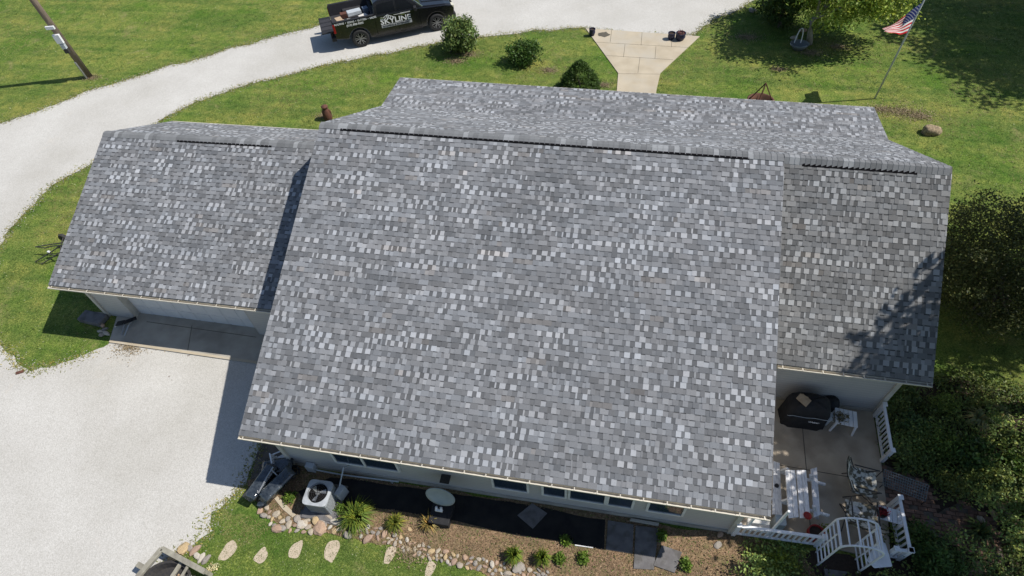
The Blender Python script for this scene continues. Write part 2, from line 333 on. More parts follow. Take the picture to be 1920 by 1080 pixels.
# top end of the right rake is hidden under the ridge cap
BL, BR, FL, FR = G(715, 199, zb), G(1666, 263, zb), G(750, 146, zf), G(1639, 202, zf)
gL = G(195, 248, zgr); gR = G(598, 271, zgr); gFL = G(320, 228, 3.1); gFR = G(597, 245, 3.1); gEL = G(91, 533, zge); gER = G(508, 579, zge)
wallx = SW.x+.05
def ext(a, b, x): return a+(b-a)*((x-a.x)/(b.x-a.x))
gR, gFR, gER = ext(gL, gR, wallx), ext(gFL, gFR, wallx), ext(gEL, gER, wallx)
house = thing('house', 'long grey house with shingled roof and an attached lower garage', 'house', (0, 10, 0))
def shingles(e0, e1, r1, r0, parent, seed, name='roof_slope', tint=(.94, .95, .965)):
    rr = np.random.default_rng(seed); e0, e1, r1, r0 = [np.array(p) for p in (e0, e1, r1, r0)]
    L = (np.linalg.norm(r0-e0)+np.linalg.norm(r1-e1))/2; n = int(round(L/.142)); nrm = np.cross(e1-e0, r0-e0); nrm /= np.linalg.norm(nrm); nrm *= np.sign(nrm[2])
    W = np.linalg.norm(e1-e0); mb = MB()
    def P(u, v, h): a = e0+(e1-e0)*u; b_ = r0+(r1-r0)*u; return a+(b_-a)*v+nrm*h
    V = []; C = []
    for i in range(n):
        v0, v1 = i/n-.004, (i+1)/n+.02/n; x = -rr.uniform(0, .25); raised = False; tone = 1.; blk = 0; btype = 0; hue = 0; vm = v0+(v1-v0)*.66
        while x < W:
            if x > blk: blk += rr.uniform(.25, .75); btype = int(rr.random() < .26); tone = rr.uniform(.86, 1.10); hue = rr.uniform(-.012, .02); lv = rr.choice([.37, .33, .27], p=[.45, .25, .3])
            raised = not raised; wd = (rr.uniform(.095, .155) if rr.random() < .82 else .04) if raised else rr.uniform(.07, .135)
            if not btype and raised and rr.random() < .3: wd += rr.uniform(.05, .14)
            a, b_ = max(x, 0)/W, min(x+wd, W)/W; x += wd
            if b_ <= a+1e-5: continue
            if raised: base = lv if btype else rr.uniform(.135, .25); top = None
            elif btype: base = rr.uniform(.11, .155); top = None
            else: base = .32 if rr.random() < .12 else rr.uniform(.135, .25); top = .085
            if rr.random() < .012 and not raised: hue = -.06
            base *= tone*rr.uniform(.96, 1.04); h0, h1 = (.017, .006) if raised else (.010, .003); cf = lambda g: (g*(.985-hue), g*1.0, g*(1.03+hue))
            p0, p1, p2, p3 = P(a, v0, h0), P(b_, v0, h0), P(b_, v1, h1), P(a, v1, h1)
            if top: hm = h0+(h1-h0)*.66; q0, q1 = P(a, vm, hm), P(b_, vm, hm); V.append((p0, p1, q1, q0)); C.append(cf(base)); V.append((q0, q1, p2, p3)); C.append(cf(top*tone))
            else: V.append((p0, p1, p2, p3)); C.append(cf(base))
            V.append((P(a, v0, -.004), P(b_, v0, -.004), p1, p0)); C.append(cf(.07))
            if raised:
                V.append((P(a, v0, 0), p0, p3, P(a, v1, 0))); C.append(cf(base)); V.append((P(b_, v0, 0), P(b_, v1, 0), p2, p1)); C.append(cf(base))
    V = np.array(V); cen = V.mean(1); big = .93+.14*vnoise(cen[:, 0]*.9, cen[:, 1], .55, seed)+.05*(vnoise(cen[:, 0], cen[:, 1]*3, 1.3, seed+3)-.5)
    o = fast(name, V, 'shingle', np.array(C)*np.array(tint)*big[:, None], parent, org=parent_origin(parent))
    # deck below with thickness
    mb.prism([P(0, -.003, -.006), P(1, -.003, -.006), P(1, 1, -.006), P(0, 1, -.006)], -nrm*.05)
    obj('deck', mb, 'roof_edge', o, org=parent_origin(parent)); return o
s1 = shingles(EL, EM, RM, RL, house, 1); s2 = shingles(WL, WR, RR, RM+(RL-RM).normalized()*.05, house, 2, tint=(.90, .89, .865))
s3 = shingles(BR, BL, RL, RR, house, 3); s4 = shingles(FR, FL, BL, BR, house, 4)
s5 = shingles(gEL, gER, gR, gL, house, 5); s6 = shingles(gFR, gFL, gL, gR, house, 6)
def ridge(A, B, parent, sd, v0=None, v1=None, back=.17, front=.17, pitchb=.45, pitchf=.55, capw=.145):
    rr = random.Random(sd); L = (B-A).length; d = (B-A)/L; bk = Vector((d.y, -d.x, 0)); n = int(L/capw); mb = MB()
    inv = lambda s: v0 is not None and v0 <= s <= v1
    for i in range(n):
        s = i*capw; h = .014; q = rr.random(); g = .26 if q < .12 else rr.uniform(.13, .185); col = (g*.97, g, g*1.03)
        a = A+d*s; b_ = A+d*(s+capw*1.12); up = Vector((0, 0, 1))
        for p, hh in ((a, h+.008), (b_, h)): pass
        prof = [(-back, -back*pitchb), (-.05, -.012), (.05, -.012), (front, -front*pitchf)]
        va = [a-bk*x*1+up*(z+h+.009) for x, z in prof]; vb = [b_-bk*x*1+up*(z+h) for x, z in prof]; vc = [a-bk*x+up*(z+h-.012) for x, z in prof]
        mb.add(va+vb+vc, [(0, 1, 5, 4), (1, 2, 6, 5), (2, 3, 7, 6), (8, 9, 1, 0), (9, 10, 2, 1), (10, 11, 3, 2), (8, 0, 4), (3, 11, 7)], col)
    o = obj('ridge_cap', mb, 'shingle', parent, recalc=False)
    if v0 is not None:
        mb = MB(); a, b_ = A+d*v0, A+d*v1
        lo_ = lambda x, e: bk*x+Vector((0, 0, -x*pitchb+e))
        mb.add([p+lo_(x, e) for p in (a, b_) for x, e in ((back-.03, .008), (back+.026, .006), (back+.026, .020), (back-.03, .024))], [(0, 1, 2, 3), (4, 5, 6, 7), (0, 1, 5, 4), (1, 2, 6, 5), (2, 3, 7, 6), (3, 0, 4, 7)])
        obj('ridge_vent', mb, 'black', parent)
    return o
def along(A, B, u, v, z): p = G(u, v, z); return (p-A).dot((B-A).normalized())
pb = (zr-ze)/(RL-EL).length; pw = (zr-zw)/abs(RR.y-WR.y); pf = (zr-zb)/abs(BL.y-RL.y); pg = (zgr-zge)/abs(gL.y-gEL.y)
ridge(RL, RM, house, 1, along(RL, RR, 640, 236, zr), along(RL, RR, 1405, 290, zr), pitchb=pb, pitchf=pf)
ridge(RM, RR, house, 2, along(RM, RR, 1505, 292, zr), along(RM, RR, 1722, 312, zr), pitchb=pw, pitchf=pf, capw=.13)
ridge(gL, gR, house, 3, along(gL, gR, 330, 262, zgr), along(gL, gR, 508, 272, zgr), pitchb=pg, pitchf=pg)
# walls
def wall(name, pts, m='siding', parent=house): mb = MB(); mb.add(pts, [tuple(range(len(pts)))]); return obj(name, mb, m, parent, recalc=False)
def V3(p, z): return Vector((p.x, p.y, z))
xw = SW.x; fy = BL.y-.35; slopeL = lambda y: (ze+(zr-ze)*(y-EL.y)/(RL.y-EL.y) if y < RL.y else zr-(zr-zb)*(y-RL.y)/(BL.y-RL.y))-.07
slopeR = lambda y: (zw+(zr-zw)*(y-WR.y)/(RR.y-WR.y) if y < RR.y else zr-(zr-zb)*(y-RR.y)/(BR.y-RR.y))-.07
slopeM = lambda y: (ze+(zr-ze)*(y-EM.y)/(RM.y-EM.y))-.07
NWy, NEy = BL.y-.3, BR.y-.3
wall('wall', [V3(SW, 0), V3(SE, 0), V3(SE, slopeM(SE.y)), V3(SW, slopeL(SW.y))])
wall('wall', [Vector((xw, SW.y, 0)), Vector((xw, SW.y, slopeL(SW.y))), Vector((xw, RL.y, slopeL(RL.y))), Vector((xw, NWy, slopeL(NWy))), Vector((xw, NWy, 0))])
wall('wall', [Vector((SE.x, SE.y, 0)), Vector((SE.x, WSE.y, 0)), Vector((SE.x, RM.y, zr-.3)), Vector((SE.x, WSE.y, slopeM(WSE.y))), Vector((SE.x, SE.y, slopeM(SE.y)))])
wall('wall', [Vector((SE.x, WSE.y, 0)), V3(WSE, 0), V3(WSE, slopeR(WSE.y)), Vector((SE.x, WSE.y, slopeR(WSE.y)))])
wall('wall', [V3(WSE, 0), Vector((WSE.x, NEy, 0)), Vector((WSE.x, NEy, slopeR(NEy))), Vector((WSE.x, RR.y, slopeR(RR.y))), V3(WSE, slopeR(WSE.y))])
wall('wall', [Vector((xw, NWy, 0)), Vector((xw, NWy, zb-.1)), Vector((WSE.x, NEy, zb-.1)), Vector((WSE.x, NEy, 0))])
# rake wall of the raised part above the wing (between the two roof planes)
XM = EM.x-.22
wall('wall', [Vector((XM, WL.y, zw)), Vector((XM, RM.y, zr-.1)), Vector((XM, WL.y, slopeM(WL.y)))])
for k in range(5):
    p = FL.lerp(FR, (k+.15)/4.3); mb = MB(); mb.box((p.x, p.y-.35, zf/2-.05), (.14, .14, zf-.1)); obj('porch_post', mb, 'white_paint', house)
mb = MB(); mb.slab([Vector((xw, NWy, .12)), Vector((WSE.x, NEy, .12)), Vector((FR.x-.3, FR.y-.1, .12)), Vector((FL.x+.3, FL.y-.1, .12))], .13); obj('porch_floor', mb, 'concrete', house)
# garage walls
gx = GSW.x; gy = GSW.y; gFy = gFL.y-.4; sG = lambda y: (zge+(zgr-zge)*(y-gEL.y)/(gL.y-gEL.y) if y < gL.y else zgr-(zgr-3.1)*(y-gL.y)/(gFL.y-gL.y))-.07
D0 = G(257, 597); D1 = G(488, 627); D0.y = D1.y = gy; rec = .26; dz = 2.08
wall('wall', [Vector((gx, gy, 0)), Vector((gx, gFy, 0)), Vector((gx, gFy, sG(gFy))), Vector((gx, gL.y, sG(gL.y))), Vector((gx, gy, sG(gy)))])
wall('wall', [Vector((gx, gy, 0)), Vector((D0.x, gy, 0)), Vector((D0.x, gy, sG(gy))), Vector((gx, gy, sG(gy)))])
wall('wall', [Vector((D1.x, gy, 0)), Vector((xw, gy, 0)), Vector((xw, gy, sG(gy))), Vector((D1.x, gy, sG(gy)))])
wall('wall', [Vector((D0.x, gy, dz)), Vector((D1.x, gy, dz)), Vector((D1.x, gy, sG(gy))), Vector((D0.x, gy, sG(gy)))])
wall('wall', [Vector((gx, gFy, 0)), Vector((xw, gFy, 0)), Vector((xw, gFy, 3)), Vector((gx, gFy, 3))])
mb = MB(); mb.box((D0.x-.0, gy+rec/2, dz/2), (.02, rec, dz)); mb.box((D1.x, gy+rec/2, dz/2), (.02, rec, dz)); mb.box(((D0.x+D1.x)/2, gy+rec/2, dz), (D1.x-D0.x, rec, .02)); obj('door_jamb', mb, 'fascia', house)
mb = MB(); nr, nc = 4, 8; W_ = D1.x-D0.x
mb.box(((D0.x+D1.x)/2, gy+rec, dz/2), (W_, .04, dz))
gd = obj('garage_door', mb, 'door_white', house); mb = MB()
for r in range(nr):
    for c in range(nc): mb.box((D0.x+W_*(c+.5)/nc, gy+rec-.026, dz*(r+.5)/nr), (W_/nc-.10, .012, dz/nr-.10))
obj('panel', mb, 'door_white', gd, org=parent_origin(house), bevel=.006)
mb = MB()
for P in ((V3(SW, 0)), V3(SE, 0), V3(WSE, 0), Vector((gx, gy, 0))):
    top = {0: slopeL(SW.y)}.get(0) if P.x == SW.x else (slopeM(SE.y) if P.x == SE.x else (slopeR(WSE.y) if P.x == WSE.x else sG(gy)))
    mb = MB(); mb.box((P.x, P.y, top/2), (.12, .12, top)); obj('corner_trim', mb, 'fascia', house)

mb = MB()
for A, B in ((SW, SE), (Vector((SE.x, WSE.y, 0)), WSE)): mb.beam(A+Vector((0, -.015, .08)), B+Vector((0, -.015, .08)), .05, .16)
obj('foundation', mb, 'apron', house)
# soffits, fascias, rake boards, gutters
mb = MB()
for A, B, wy, z in ((EL, EM, SW.y, ze), (WL0, WR, WSE.y, zw), (gEL, gER, gy, zge)):
    mb.add([V3(A, z-.14), V3(B, z-.14), Vector((B.x, wy, z-.14)), Vector((A.x, wy, z-.14))], [(0, 1, 2, 3)])
obj('soffit', mb, 'fascia', house, recalc=False)
mb = MB(); dn = Vector((0, 0, -.13))
for A, B in ((EL, RL), (EM, RM), (WR, RR), (gEL, gL), (gL, gFL), (RR, BR), (BR, FR), (RL, BL), (BL, FL)): mb = MB(); mb.beam(A+dn, B+dn, .03, .15); obj('rake_board', mb, 'fascia', house)
def gutter(A, B, hs=.51, out=-1, skip=None):
    d = (B-A).normalized(); o_ = Vector((d.y, -d.x, 0))*(-out) if False else Vector((d.y, -d.x, 0))*(1 if out < 0 else -1); dz_ = Vector((0, 0, 1)); mb = MB()
    a, b = A+dz_*-.045+o_*.012, B+dz_*-.045+o_*.012
    sec = [(0, 0), (0, -.10), (.065, -.10), (.105, -.045), (.105, -.005), (.085, -.005), (.085, -.04), (.06, -.088), (.012, -.088), (.012, 0)]
    n = len(sec); vs = [p+o_*x+dz_*z for p in (a, b) for x, z in sec]; fs = [(i, (i+1) % n, (i+1) % n+n, i+n) for i in range(n)]
    mb.add(vs, fs)
    for p in (a, b): mb.add([p+o_*x+dz_*z for x, z in ((0, 0), (0, -.10), (.065, -.10), (.105, -.045), (.105, -.005))], [(0, 1, 2, 3, 4)])
    g = obj('gutter', mb, 'gutter', house); L = (B-A).length; k = int(L/hs); hm = None
    for i in range(k+1):
        p = a+d*(.12+i*(L-.24)/k)
        if hm is None:
            m2 = MB(); m2.beam(Z0-o_*.015+dz_*.012, Z0+o_*.102+dz_*.0, .022, .006); hm = lobj('hanger', m2, 'gutter', g); hm.location = p-parent_origin(house)
        else: h = hm.copy(); link(h, g); h.location = p-parent_origin(house)
    return g
gutter(EL, EM); gutter(WL0, WR); gutter(gEL, gER, .62); gutter(FL, FR, .62, out=1); gutter(gFL, gFR, .7, out=1)
# windows on the rear wall
def window(u0, v0, u1, v1, top=2.12, mull=None):
    a = GW(u0, v0, SW, SE); b = GW(u1, v1, SW, SE); z0 = (a.z+b.z)/2; top = max(top, z0+.75); d = (SE-SW).normalized(); nn = Vector((d.y, -d.x, 0))
    a = V3(a, 0)+nn*.02; b = V3(b, 0)+nn*.02; fw = .06; mb = MB()
    mb.beam(a+Vector((0, 0, z0)), b+Vector((0, 0, z0)), .07, fw); mb.beam(a+Vector((0, 0, top)), b+Vector((0, 0, top)), .07, fw)
    for p in (a, b)+((a.lerp(b, mull),) if mull else ()): mb.beam(p+Vector((0, 0, z0)), p+Vector((0, 0, top)), .07, fw, up=d)
    f = obj('window_frame', mb, 'window_white', house, recalc=True); mb = MB()
    q = [a+Vector((0, 0, z0)), b+Vector((0, 0, z0)), b+Vector((0, 0, top)), a+Vector((0, 0, top))]; mb.add([p+nn*.012 for p in q], [(0, 1, 2, 3)]); obj('pane', mb, 'glass', f, org=parent_origin(house), recalc=False)
window(632, 864, 750, 882, mull=.47); window(926, 911, 991, 921); window(1018, 925, 1061, 931); window(1067, 932, 1134, 943); window(1138, 944, 1185, 950); window(1212, 955, 1279, 964)
p = GW(838, 893, SW, SE); mb = MB(); mb.box((p.x, p.y-.09, p.z+.06), (.22, .18, .10)); mb.box((p.x, p.y-.12, p.z+.12), (.26, .25, .02)); obj('wall_lantern', mb, 'dark_metal', house, bevel=.01)
p = GW(587, 872, SW, SE); mb = MB(); mb.box((p.x, p.y-.09, p.z+.05), (.26, .16, .34)); obj('meter_box', mb, 'grey_box', house, bevel=.015)
mb = MB(); q = V3(p, .12)-Vector((0, .12, 0)); mb.tube([p+Vector((0, -.1, -.05)), q, q+Vector((.9, -.02, 0)), q+Vector((2.6, .05, 0))], .022, 6); obj('pipe', mb, 'grey_box', house)
p = G(740, 905, .25); mb = MB(); q = GW(738, 898, SW, SE); mb.tube([q, q+Vector((0, -.12, 0)), q+Vector((.03, -.16, -.08))], .02, 8); mb.lathe([(0, 0), (.045, 0), (.045, .015), (0, .015)], q+Vector((0, -.1, .05)), 10); obj('tap', mb, 'steel', house)
# ------------------------------------------------------------------ slabs, beds
APD = Vector((0, -.16, 0))
ap = [Vector((G(207, 605).x, gy+rec, .05)), Vector((xw, gy+rec, .05)), V3(ext(G(211, 634), G(440, 668), xw), .05)+APD, V3(G(211, 636), .05)+APD]
mb = MB(); mb.slab(ap, .12); a_ = obj('garage_apron', mb, 'apron'); tag(a_, kind='structure')
mb = MB(); mb.beam(ap[3]+Vector((0, .04, .006)), ap[2]+Vector((0, .04, .006)), .09, .012); obj('apron_edge', mb, 'concrete', a_)
joints(a_, [((352, 657), (360, 610)), ((275, 603), (480, 632))], .052)
patio = [V3(SE, .06), Vector((SE.x, WSE.y, .06)), Vector((WSE.x-.05, WSE.y, .06)), V3(G(1650, 866), .06), V3(G(1662, 960), .06), V3(G(1668, 1046), .06), V3(G(1600, 1038), .06), V3(G(1535, 1022), .06)]
mb = MB(); mb.slab(patio, .1); a_ = obj('patio', mb, 'concrete_patio'); tag(a_, kind='structure')
joints(a_, [((1504, 795), (1512, 880)), ((1450, 870), (1655, 905)), ((1512, 880), (1519, 985))], .062)
bed_px = [(545, 872), (462, 902), (470, 925), (484, 945), (500, 968), (530, 985), (580, 992), (640, 1003), (700, 1017), (740, 1028), (800, 1050), (860, 1066), (950, 1082), (1000, 1110), (1450, 1180), (1560, 1120), (1500, 1035), (1372, 1003)]
bed = resample(P2(bed_px), .2, .06, 9); sheet('flower_bed', bed, .008, 'soil', kind='structure')
fab_px = [(620, 895), (850, 925), (1100, 968), (1135, 975), (1132, 1030), (1000, 1008), (880, 985), (740, 955), (640, 945), (590, 960), (560, 920)]
sheet('garden_fabric', resample(P2(fab_px), .3, .03, 4), .016, 'mulch_mat', kind='structure')
sheet('side_path', resample(P2([(1652, 868), (1740, 905), (1760, 960), (1800, 940), (1870, 980), (1880, 1060), (1760, 1010), (1700, 975), (1664, 960)]), .2, .06, 5), .009, 'pavers', kind='structure')
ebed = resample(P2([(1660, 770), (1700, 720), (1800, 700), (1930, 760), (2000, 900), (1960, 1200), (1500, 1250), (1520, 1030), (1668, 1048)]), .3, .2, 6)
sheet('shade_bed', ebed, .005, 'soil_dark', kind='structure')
sheet('brick_strip', resample(P2([(500, 815), (560, 870), (470, 905), (478, 860)]), .2, .06, 8), .018, 'pavers', kind='structure')
# ------------------------------------------------------------------ vegetation
def leaf_faces(C, size, up=.4, flat=0, aspect=.5, rg=RNG):      # diamond leaves at centres C (n,3)
    n = len(C); d = rg.normal(size=(n, 3)); d[:, 2] += flat; d /= np.linalg.norm(d, axis=1)[:, None]
    nn = rg.normal(size=(n, 3)); nn[:, 2] += up*3; t = np.cross(d, nn); t /= np.linalg.norm(t, axis=1)[:, None]+1e-9
    s = (size*rg.uniform(.6, 1.3, n))[:, None]; b_ = C-d*s*.5
    return np.stack([b_, C-t*s*aspect*.5, b_+d*s, C+t*s*aspect*.5], 1)
def cols(n, base, var=.25, yel=.0, rg=RNG, cl=None):
    k = rg.uniform(1-var, 1+var, n)[:, None]*(cl[:, None] if cl is not None else 1); c = np.array(base)[None]*k; y = rg.uniform(0, 1, n)[:, None]**3*yel; return c*(1+y*np.array([1.2, .5, .1]))
def blob(center, R, ncl, per, size, base, seed, rough=.25, shell=.75, clr=.22, var=.22, yel=.5, up=.4, zmin=.05, shape=None, aspect=.5):
    rg = np.random.default_rng(seed); d = rg.normal(size=(ncl, 3)); d /= np.linalg.norm(d, axis=1)[:, None]; r = shell+(1-shell)*rg.random(ncl)**.6*1.0
    r = np.where(rg.random(ncl) < .25, r*rg.uniform(.4, .9, ncl), r); r *= 1+rough*(vnoise(d[:, 0]*2+seed, d[:, 1]*2+d[:, 2]*3, 1.6, seed)-.5)*2
    P = np.array(center)+d*r[:, None]*np.array(R)
    if shape == 'cone': 
        h = rg.random(ncl)**1.35; a = rg.uniform(0, 2*pi, ncl); rr_ = (1-h**1.5)**.8*(.85+.2*rg.random(ncl))
        P = np.array(center)+np.stack([cos_(a)*rr_*R[0], sin_(a)*rr_*R[1], h*R[2]*2-R[2]], 1)
    cl = rg.uniform(.65, 1.3, ncl)
    Q = np.repeat(P, per, 0)+rg.normal(size=(ncl*per, 3))*clr*np.array([1, 1, .8]); cc = np.repeat(cl, per)
    k = Q[:, 2] > zmin; Q = Q[k]; cc = cc[k]
    return leaf_faces(Q, size, up, rg=rg, aspect=aspect), cols(len(Q), base, var, yel, rg, cc), P
cos_, sin_ = np.cos, np.sin
def tree(name, label, cat, base, crown_c, R, ncl, per, size, col, seed, trunk_r=.12, trunk_top=None, group=None, limbs=6, bark='bark', **k):
    t = thing(name, label, cat, base, 0, group); V, C, P = blob(crown_c, R, ncl, per, size, col, seed, **k); fast('crown', V, 'leaf', C, t, org=base)
    rr = random.Random(seed); top = Vector(crown_c)-Vector((0, 0, R[2]*.2)); b0 = Vector(base); mb = MB(); fork = trunk_top or b0.lerp(top, .45)
    mb.tube([b0, b0.lerp(fork, .5)+Vector((rr.uniform(-.05, .05), rr.uniform(-.05, .05), 0)), fork, top], [trunk_r*1.25, trunk_r, trunk_r*.8, trunk_r*.3], 8)
    for i in range(limbs):
        q = Vector(P[rr.randrange(len(P))]); q = Vector(crown_c).lerp(q, .85); m_ = fork.lerp(q, .5)+Vector((0, 0, .1*R[2])); mb.tube([fork.lerp(top, rr.random()*.7), m_, q], [trunk_r*.5, trunk_r*.3, trunk_r*.08], 6)
    obj('trunk', mb, bark, t, org=b0, smooth=True); return t
B = G(862, 96)
tree('shrub', 'rounded leafy green shrub beside the driveway, nearest the truck', 'shrub', B, B+Vector((.05, .1, .85)), (.80, .78, .85), 190, 26, .15, (.11, .17, .05), 21, .04, clr=.13, rough=.3, yel=.6)
B = G(972, 118)
tree('shrub', 'loose two-headed green shrub in the lawn between walkway and driveway', 'shrub', B, B+Vector((.25, .1, .55)), (.78, .6, .55), 130, 26, .13, (.06, .125, .025), 22, .04, clr=.12, rough=.4)
B = G(1086, 168)
tree('conifer', 'small clipped conical evergreen by the front eave near the walkway', 'shrub', B, B+Vector((0, 0, .72)), (1.0, .95, .72), 620, 24, .075, (.055, .105, .022), 23, .05, shape='cone', clr=.055, var=.25, yel=.3, limbs=3)
B = G(1517, 82)
tree('tree', 'light green young tree with pale trunk, beside the grey basket', 'tree', B, B+Vector((1.1, .6, 3.2)), (2.8, 2.1, 1.9), 760, 36, .18, (.27, .37, .07), 24, .13, trunk_top=G(1520, 40, 1.5), clr=.26, rough=.45, yel=.6, bark='bark_pale', limbs=9)
B = G(1462, 52)
tree('bush', 'dark green leafy bush left of the pale-trunked tree', 'bush', B, B+Vector((-.1, .6, 1.5)), (1.35, 1.3, 1.5), 230, 34, .17, (.06, .11, .028), 25, .10, clr=.2, rough=.4)
B = G(1838, 588)
tree('tree', 'large dark dense evergreen against the right gable end', 'tree', B, B+Vector((.15, .5, 1.7)), (2.0, 2.4, 1.65), 1150, 42, .085, (.062, .082, .028), 26, .16, clr=.15, rough=.35, yel=.8, var=.4)
# tall trees just beyond the right edge of the picture, whose shade falls on roof and patio
for i, (x, y, z, R, h) in enumerate([(13.4, 10.7, 7.7, (2.4, 2.0, 1.8), 0), (12.2, 7.6, 7.0, (3.0, 2.3, 2.0), 0), (22.6, 37.4, 7.4, (4.6, 5.4, 3.4), 0), (25.4, 31.6, 7.5, (4.6, 4.2, 3.6), 0), (11.6, 5.5, 6.2, (2.5, 1.7, 1.6), 0), (16.8, 15.6, 7.2, (3.0, 2.6, 2.2), 0)]):
    tree('shade_tree', ['tall leafy tree just right of the patio corner', 'tall leafy tree east of the patio', 'broad tree at the far right end of the lawn', 'broad tree standing right of the flagpole lawn', 'leafy tree beside the lower right bed', 'tall tree behind the dense evergreen'][i], 'tree', Vector((x, y, 0)), Vector((x, y, z)), R, (400, 120, 620, 620, 190, 260)[i], 36, .30, (.05, .09, .022), 40+i, .2, group='shade trees', limbs=8, clr=.34, rough=.45)
# grass tufts and flowering clumps
def tuft_faces(c, n, h, spread, rg, wd=.012, droop=.5):
    a = rg.uniform(0, 2*pi, n); d = np.stack([np.cos(a), np.sin(a), np.zeros(n)], 1); hh = h*rg.uniform(.6, 1.1, n); sp = spread*rg.uniform(.3, 1.1, n)
    b0 = np.array(c)+d*rg.uniform(0, spread*.18, n)[:, None]; m_ = b0+d*(sp*.45)[:, None]+np.array([0, 0, 1])*(hh*.85)[:, None]; e = b0+d*sp[:, None]+np.array([0, 0, 1])*(hh*(1-droop))[:, None]
    t = np.stack([-np.sin(a), np.cos(a), np.zeros(n)], 1)*wd
    return np.concatenate([np.stack([b0-t, b0+t, m_+t, m_-t], 1), np.stack([m_-t, m_+t, e+t*.1, e-t*.1], 1)])
def clump(name, label, cat, c, n, h, spread, col, seed, wd=.012, group=None, droop=.5, yel=.8):
    rg = np.random.default_rng(seed); F = tuft_faces(Z0, n, h, spread, rg, wd, droop); o = fast(name, F, 'grassblade', cols(len(F), col, .3, yel, rg)); o.location = c; return tag(o, label, cat, group)
gr = 'ornamental grass clumps in the rear bed'
clump('grass_clump', 'largest arching green grass clump beside the air conditioner pad', 'plant', G(672, 975), 330, .48, .52, (.13, .20, .035), 1, group=gr)
clump('grass_clump', 'yellowish grass clump between the air conditioner grasses and the round table', 'plant', G(744, 985), 170, .36, .30, (.17, .21, .04), 2, group=gr)
clump('grass_clump', 'withered straw-coloured clump just below the round table', 'plant', G(806, 985), 60, .34, .34, (.30, .25, .09), 3, group=gr)
clump('grass_clump', 'bright green grass clump below the diamond stepping stone, the left of two', 'plant', G(964, 1045), 210, .42, .26, (.14, .22, .035), 4, group=gr)
clump('grass_clump', 'bright green grass clump below the diamond stepping stone, the right of two', 'plant', G(1017, 1050), 180, .40, .25, (.13, .20, .03), 5, group=gr)
for i, (u, v, s, l) in enumerate([(545, 935, .16, 'small yellow green weed left of the air conditioner'), (1050, 1050, .14, 'small green weed right of the two bright grass clumps'), (1093, 1048, .15, 'small green weed left of the long slate slab'), (1240, 1005, .12, 'little weed sprouting between the two slate slabs'), (1284, 1062, .16, 'leafy weed right of the square slate slab'), (640, 955, .13, 'low green weed beside the condenser corner'), (1060, 1015, .12, 'thin weed at the edge of the black fabric')]):
    V, C, P = blob((0, 0, s*.5), (s*.8, s*.8, s*.6), 40, 12, .07, (.11, .19, .03), 60+i, clr=.04, zmin=.01); o = fast('weed', V, 'leaf', C); o.location = G(u, v); tag(o, l, 'plant', 'small weeds in the rear bed')
lil = [(1828, 790, .42, 'spiky pale-leaved plant in the upper right bed'), (1868, 778, .34, 'pale spiky plant right of its larger neighbour in the upper right bed'), (1900, 828, .4, 'spiky green plant at the right edge of the picture'), (1890, 905, .45, 'long-leaved spiky plant by the lower right rocks'), (1862, 920, .4, 'broad spiky plant just left of the lower right rocks'), (1700, 745, .36, 'spiky plant under the right roof corner'), (1830, 1000, .4, 'arching leafy plant beside the brick path'), (1715, 1020, .5, 'long-leaved plant outside the right patio railing'), (1690, 880, .3, 'grassy plant at the head of the wire trellis')]
for i, (u, v, s, l) in enumerate(lil):
    clump('lily_clump', l, 'plant', G(u, v), 90, s*.9, s, (.10, .15, .05) if i > 1 else (.24, .27, .13), 80+i, .022, 'spiky plants in the shaded bed', .55)
# shaded bed: low leafy undergrowth, uncountable
def scatter(poly, n, seed, excl=()):
    rg = np.random.default_rng(seed); xs = [p[0] for p in poly]; ys = [p[1] for p in poly]; X = rg.uniform(min(xs), max(xs), n); Y = rg.uniform(min(ys), max(ys), n); k = inpoly(X, Y, poly)
    for e in excl: k &= ~inpoly(X, Y, e)
    return X[k], Y[k], rg
path_poly = P2([(1652, 868), (1740, 905), (1760, 960), (1800, 940), (1870, 980), (1880, 1060), (1760, 1010), (1700, 975), (1664, 960)])
und = P2([(1652, 780), (1690, 735), (1790, 700), (1930, 730), (2040, 900), (2000, 1240), (1700, 1300), (1380, 1130), (1390, 1020), (1540, 1035), (1668, 1048)])
arb_ = [G(1515, 1040), G(1530, 1075), G(1620, 1100), G(1700, 1075), G(1690, 1030), G(1640, 1020)]
X, Y, rg = scatter(und, 4200, 5, [path_poly, patio, arb_]); hh = .06+.55*vnoise(X, Y, 1.1, 3)**2; keep = vnoise(X, Y, 2.3, 8) > .27; X, Y, hh = X[keep], Y[keep], hh[keep]
per = 26; Q = np.repeat(np.stack([X, Y, hh], 1), per, 0)+rg.normal(size=(len(X)*per, 3))*np.array([.14, .14, .09]); Q[:, 2] = np.abs(Q[:, 2])
cc = np.repeat(.35+1.3*vnoise(X, Y, 1.5, 9)**1.3, per); o = fast('undergrowth', leaf_faces(Q, .085, .6, rg=rg), 'leaf', cols(len(Q), (.145, .215, .06), .5, .8, rg, cc)); tag(o, 'dark mixed leafy ground plants filling the shaded right bed', 'plants', kind='stuff')
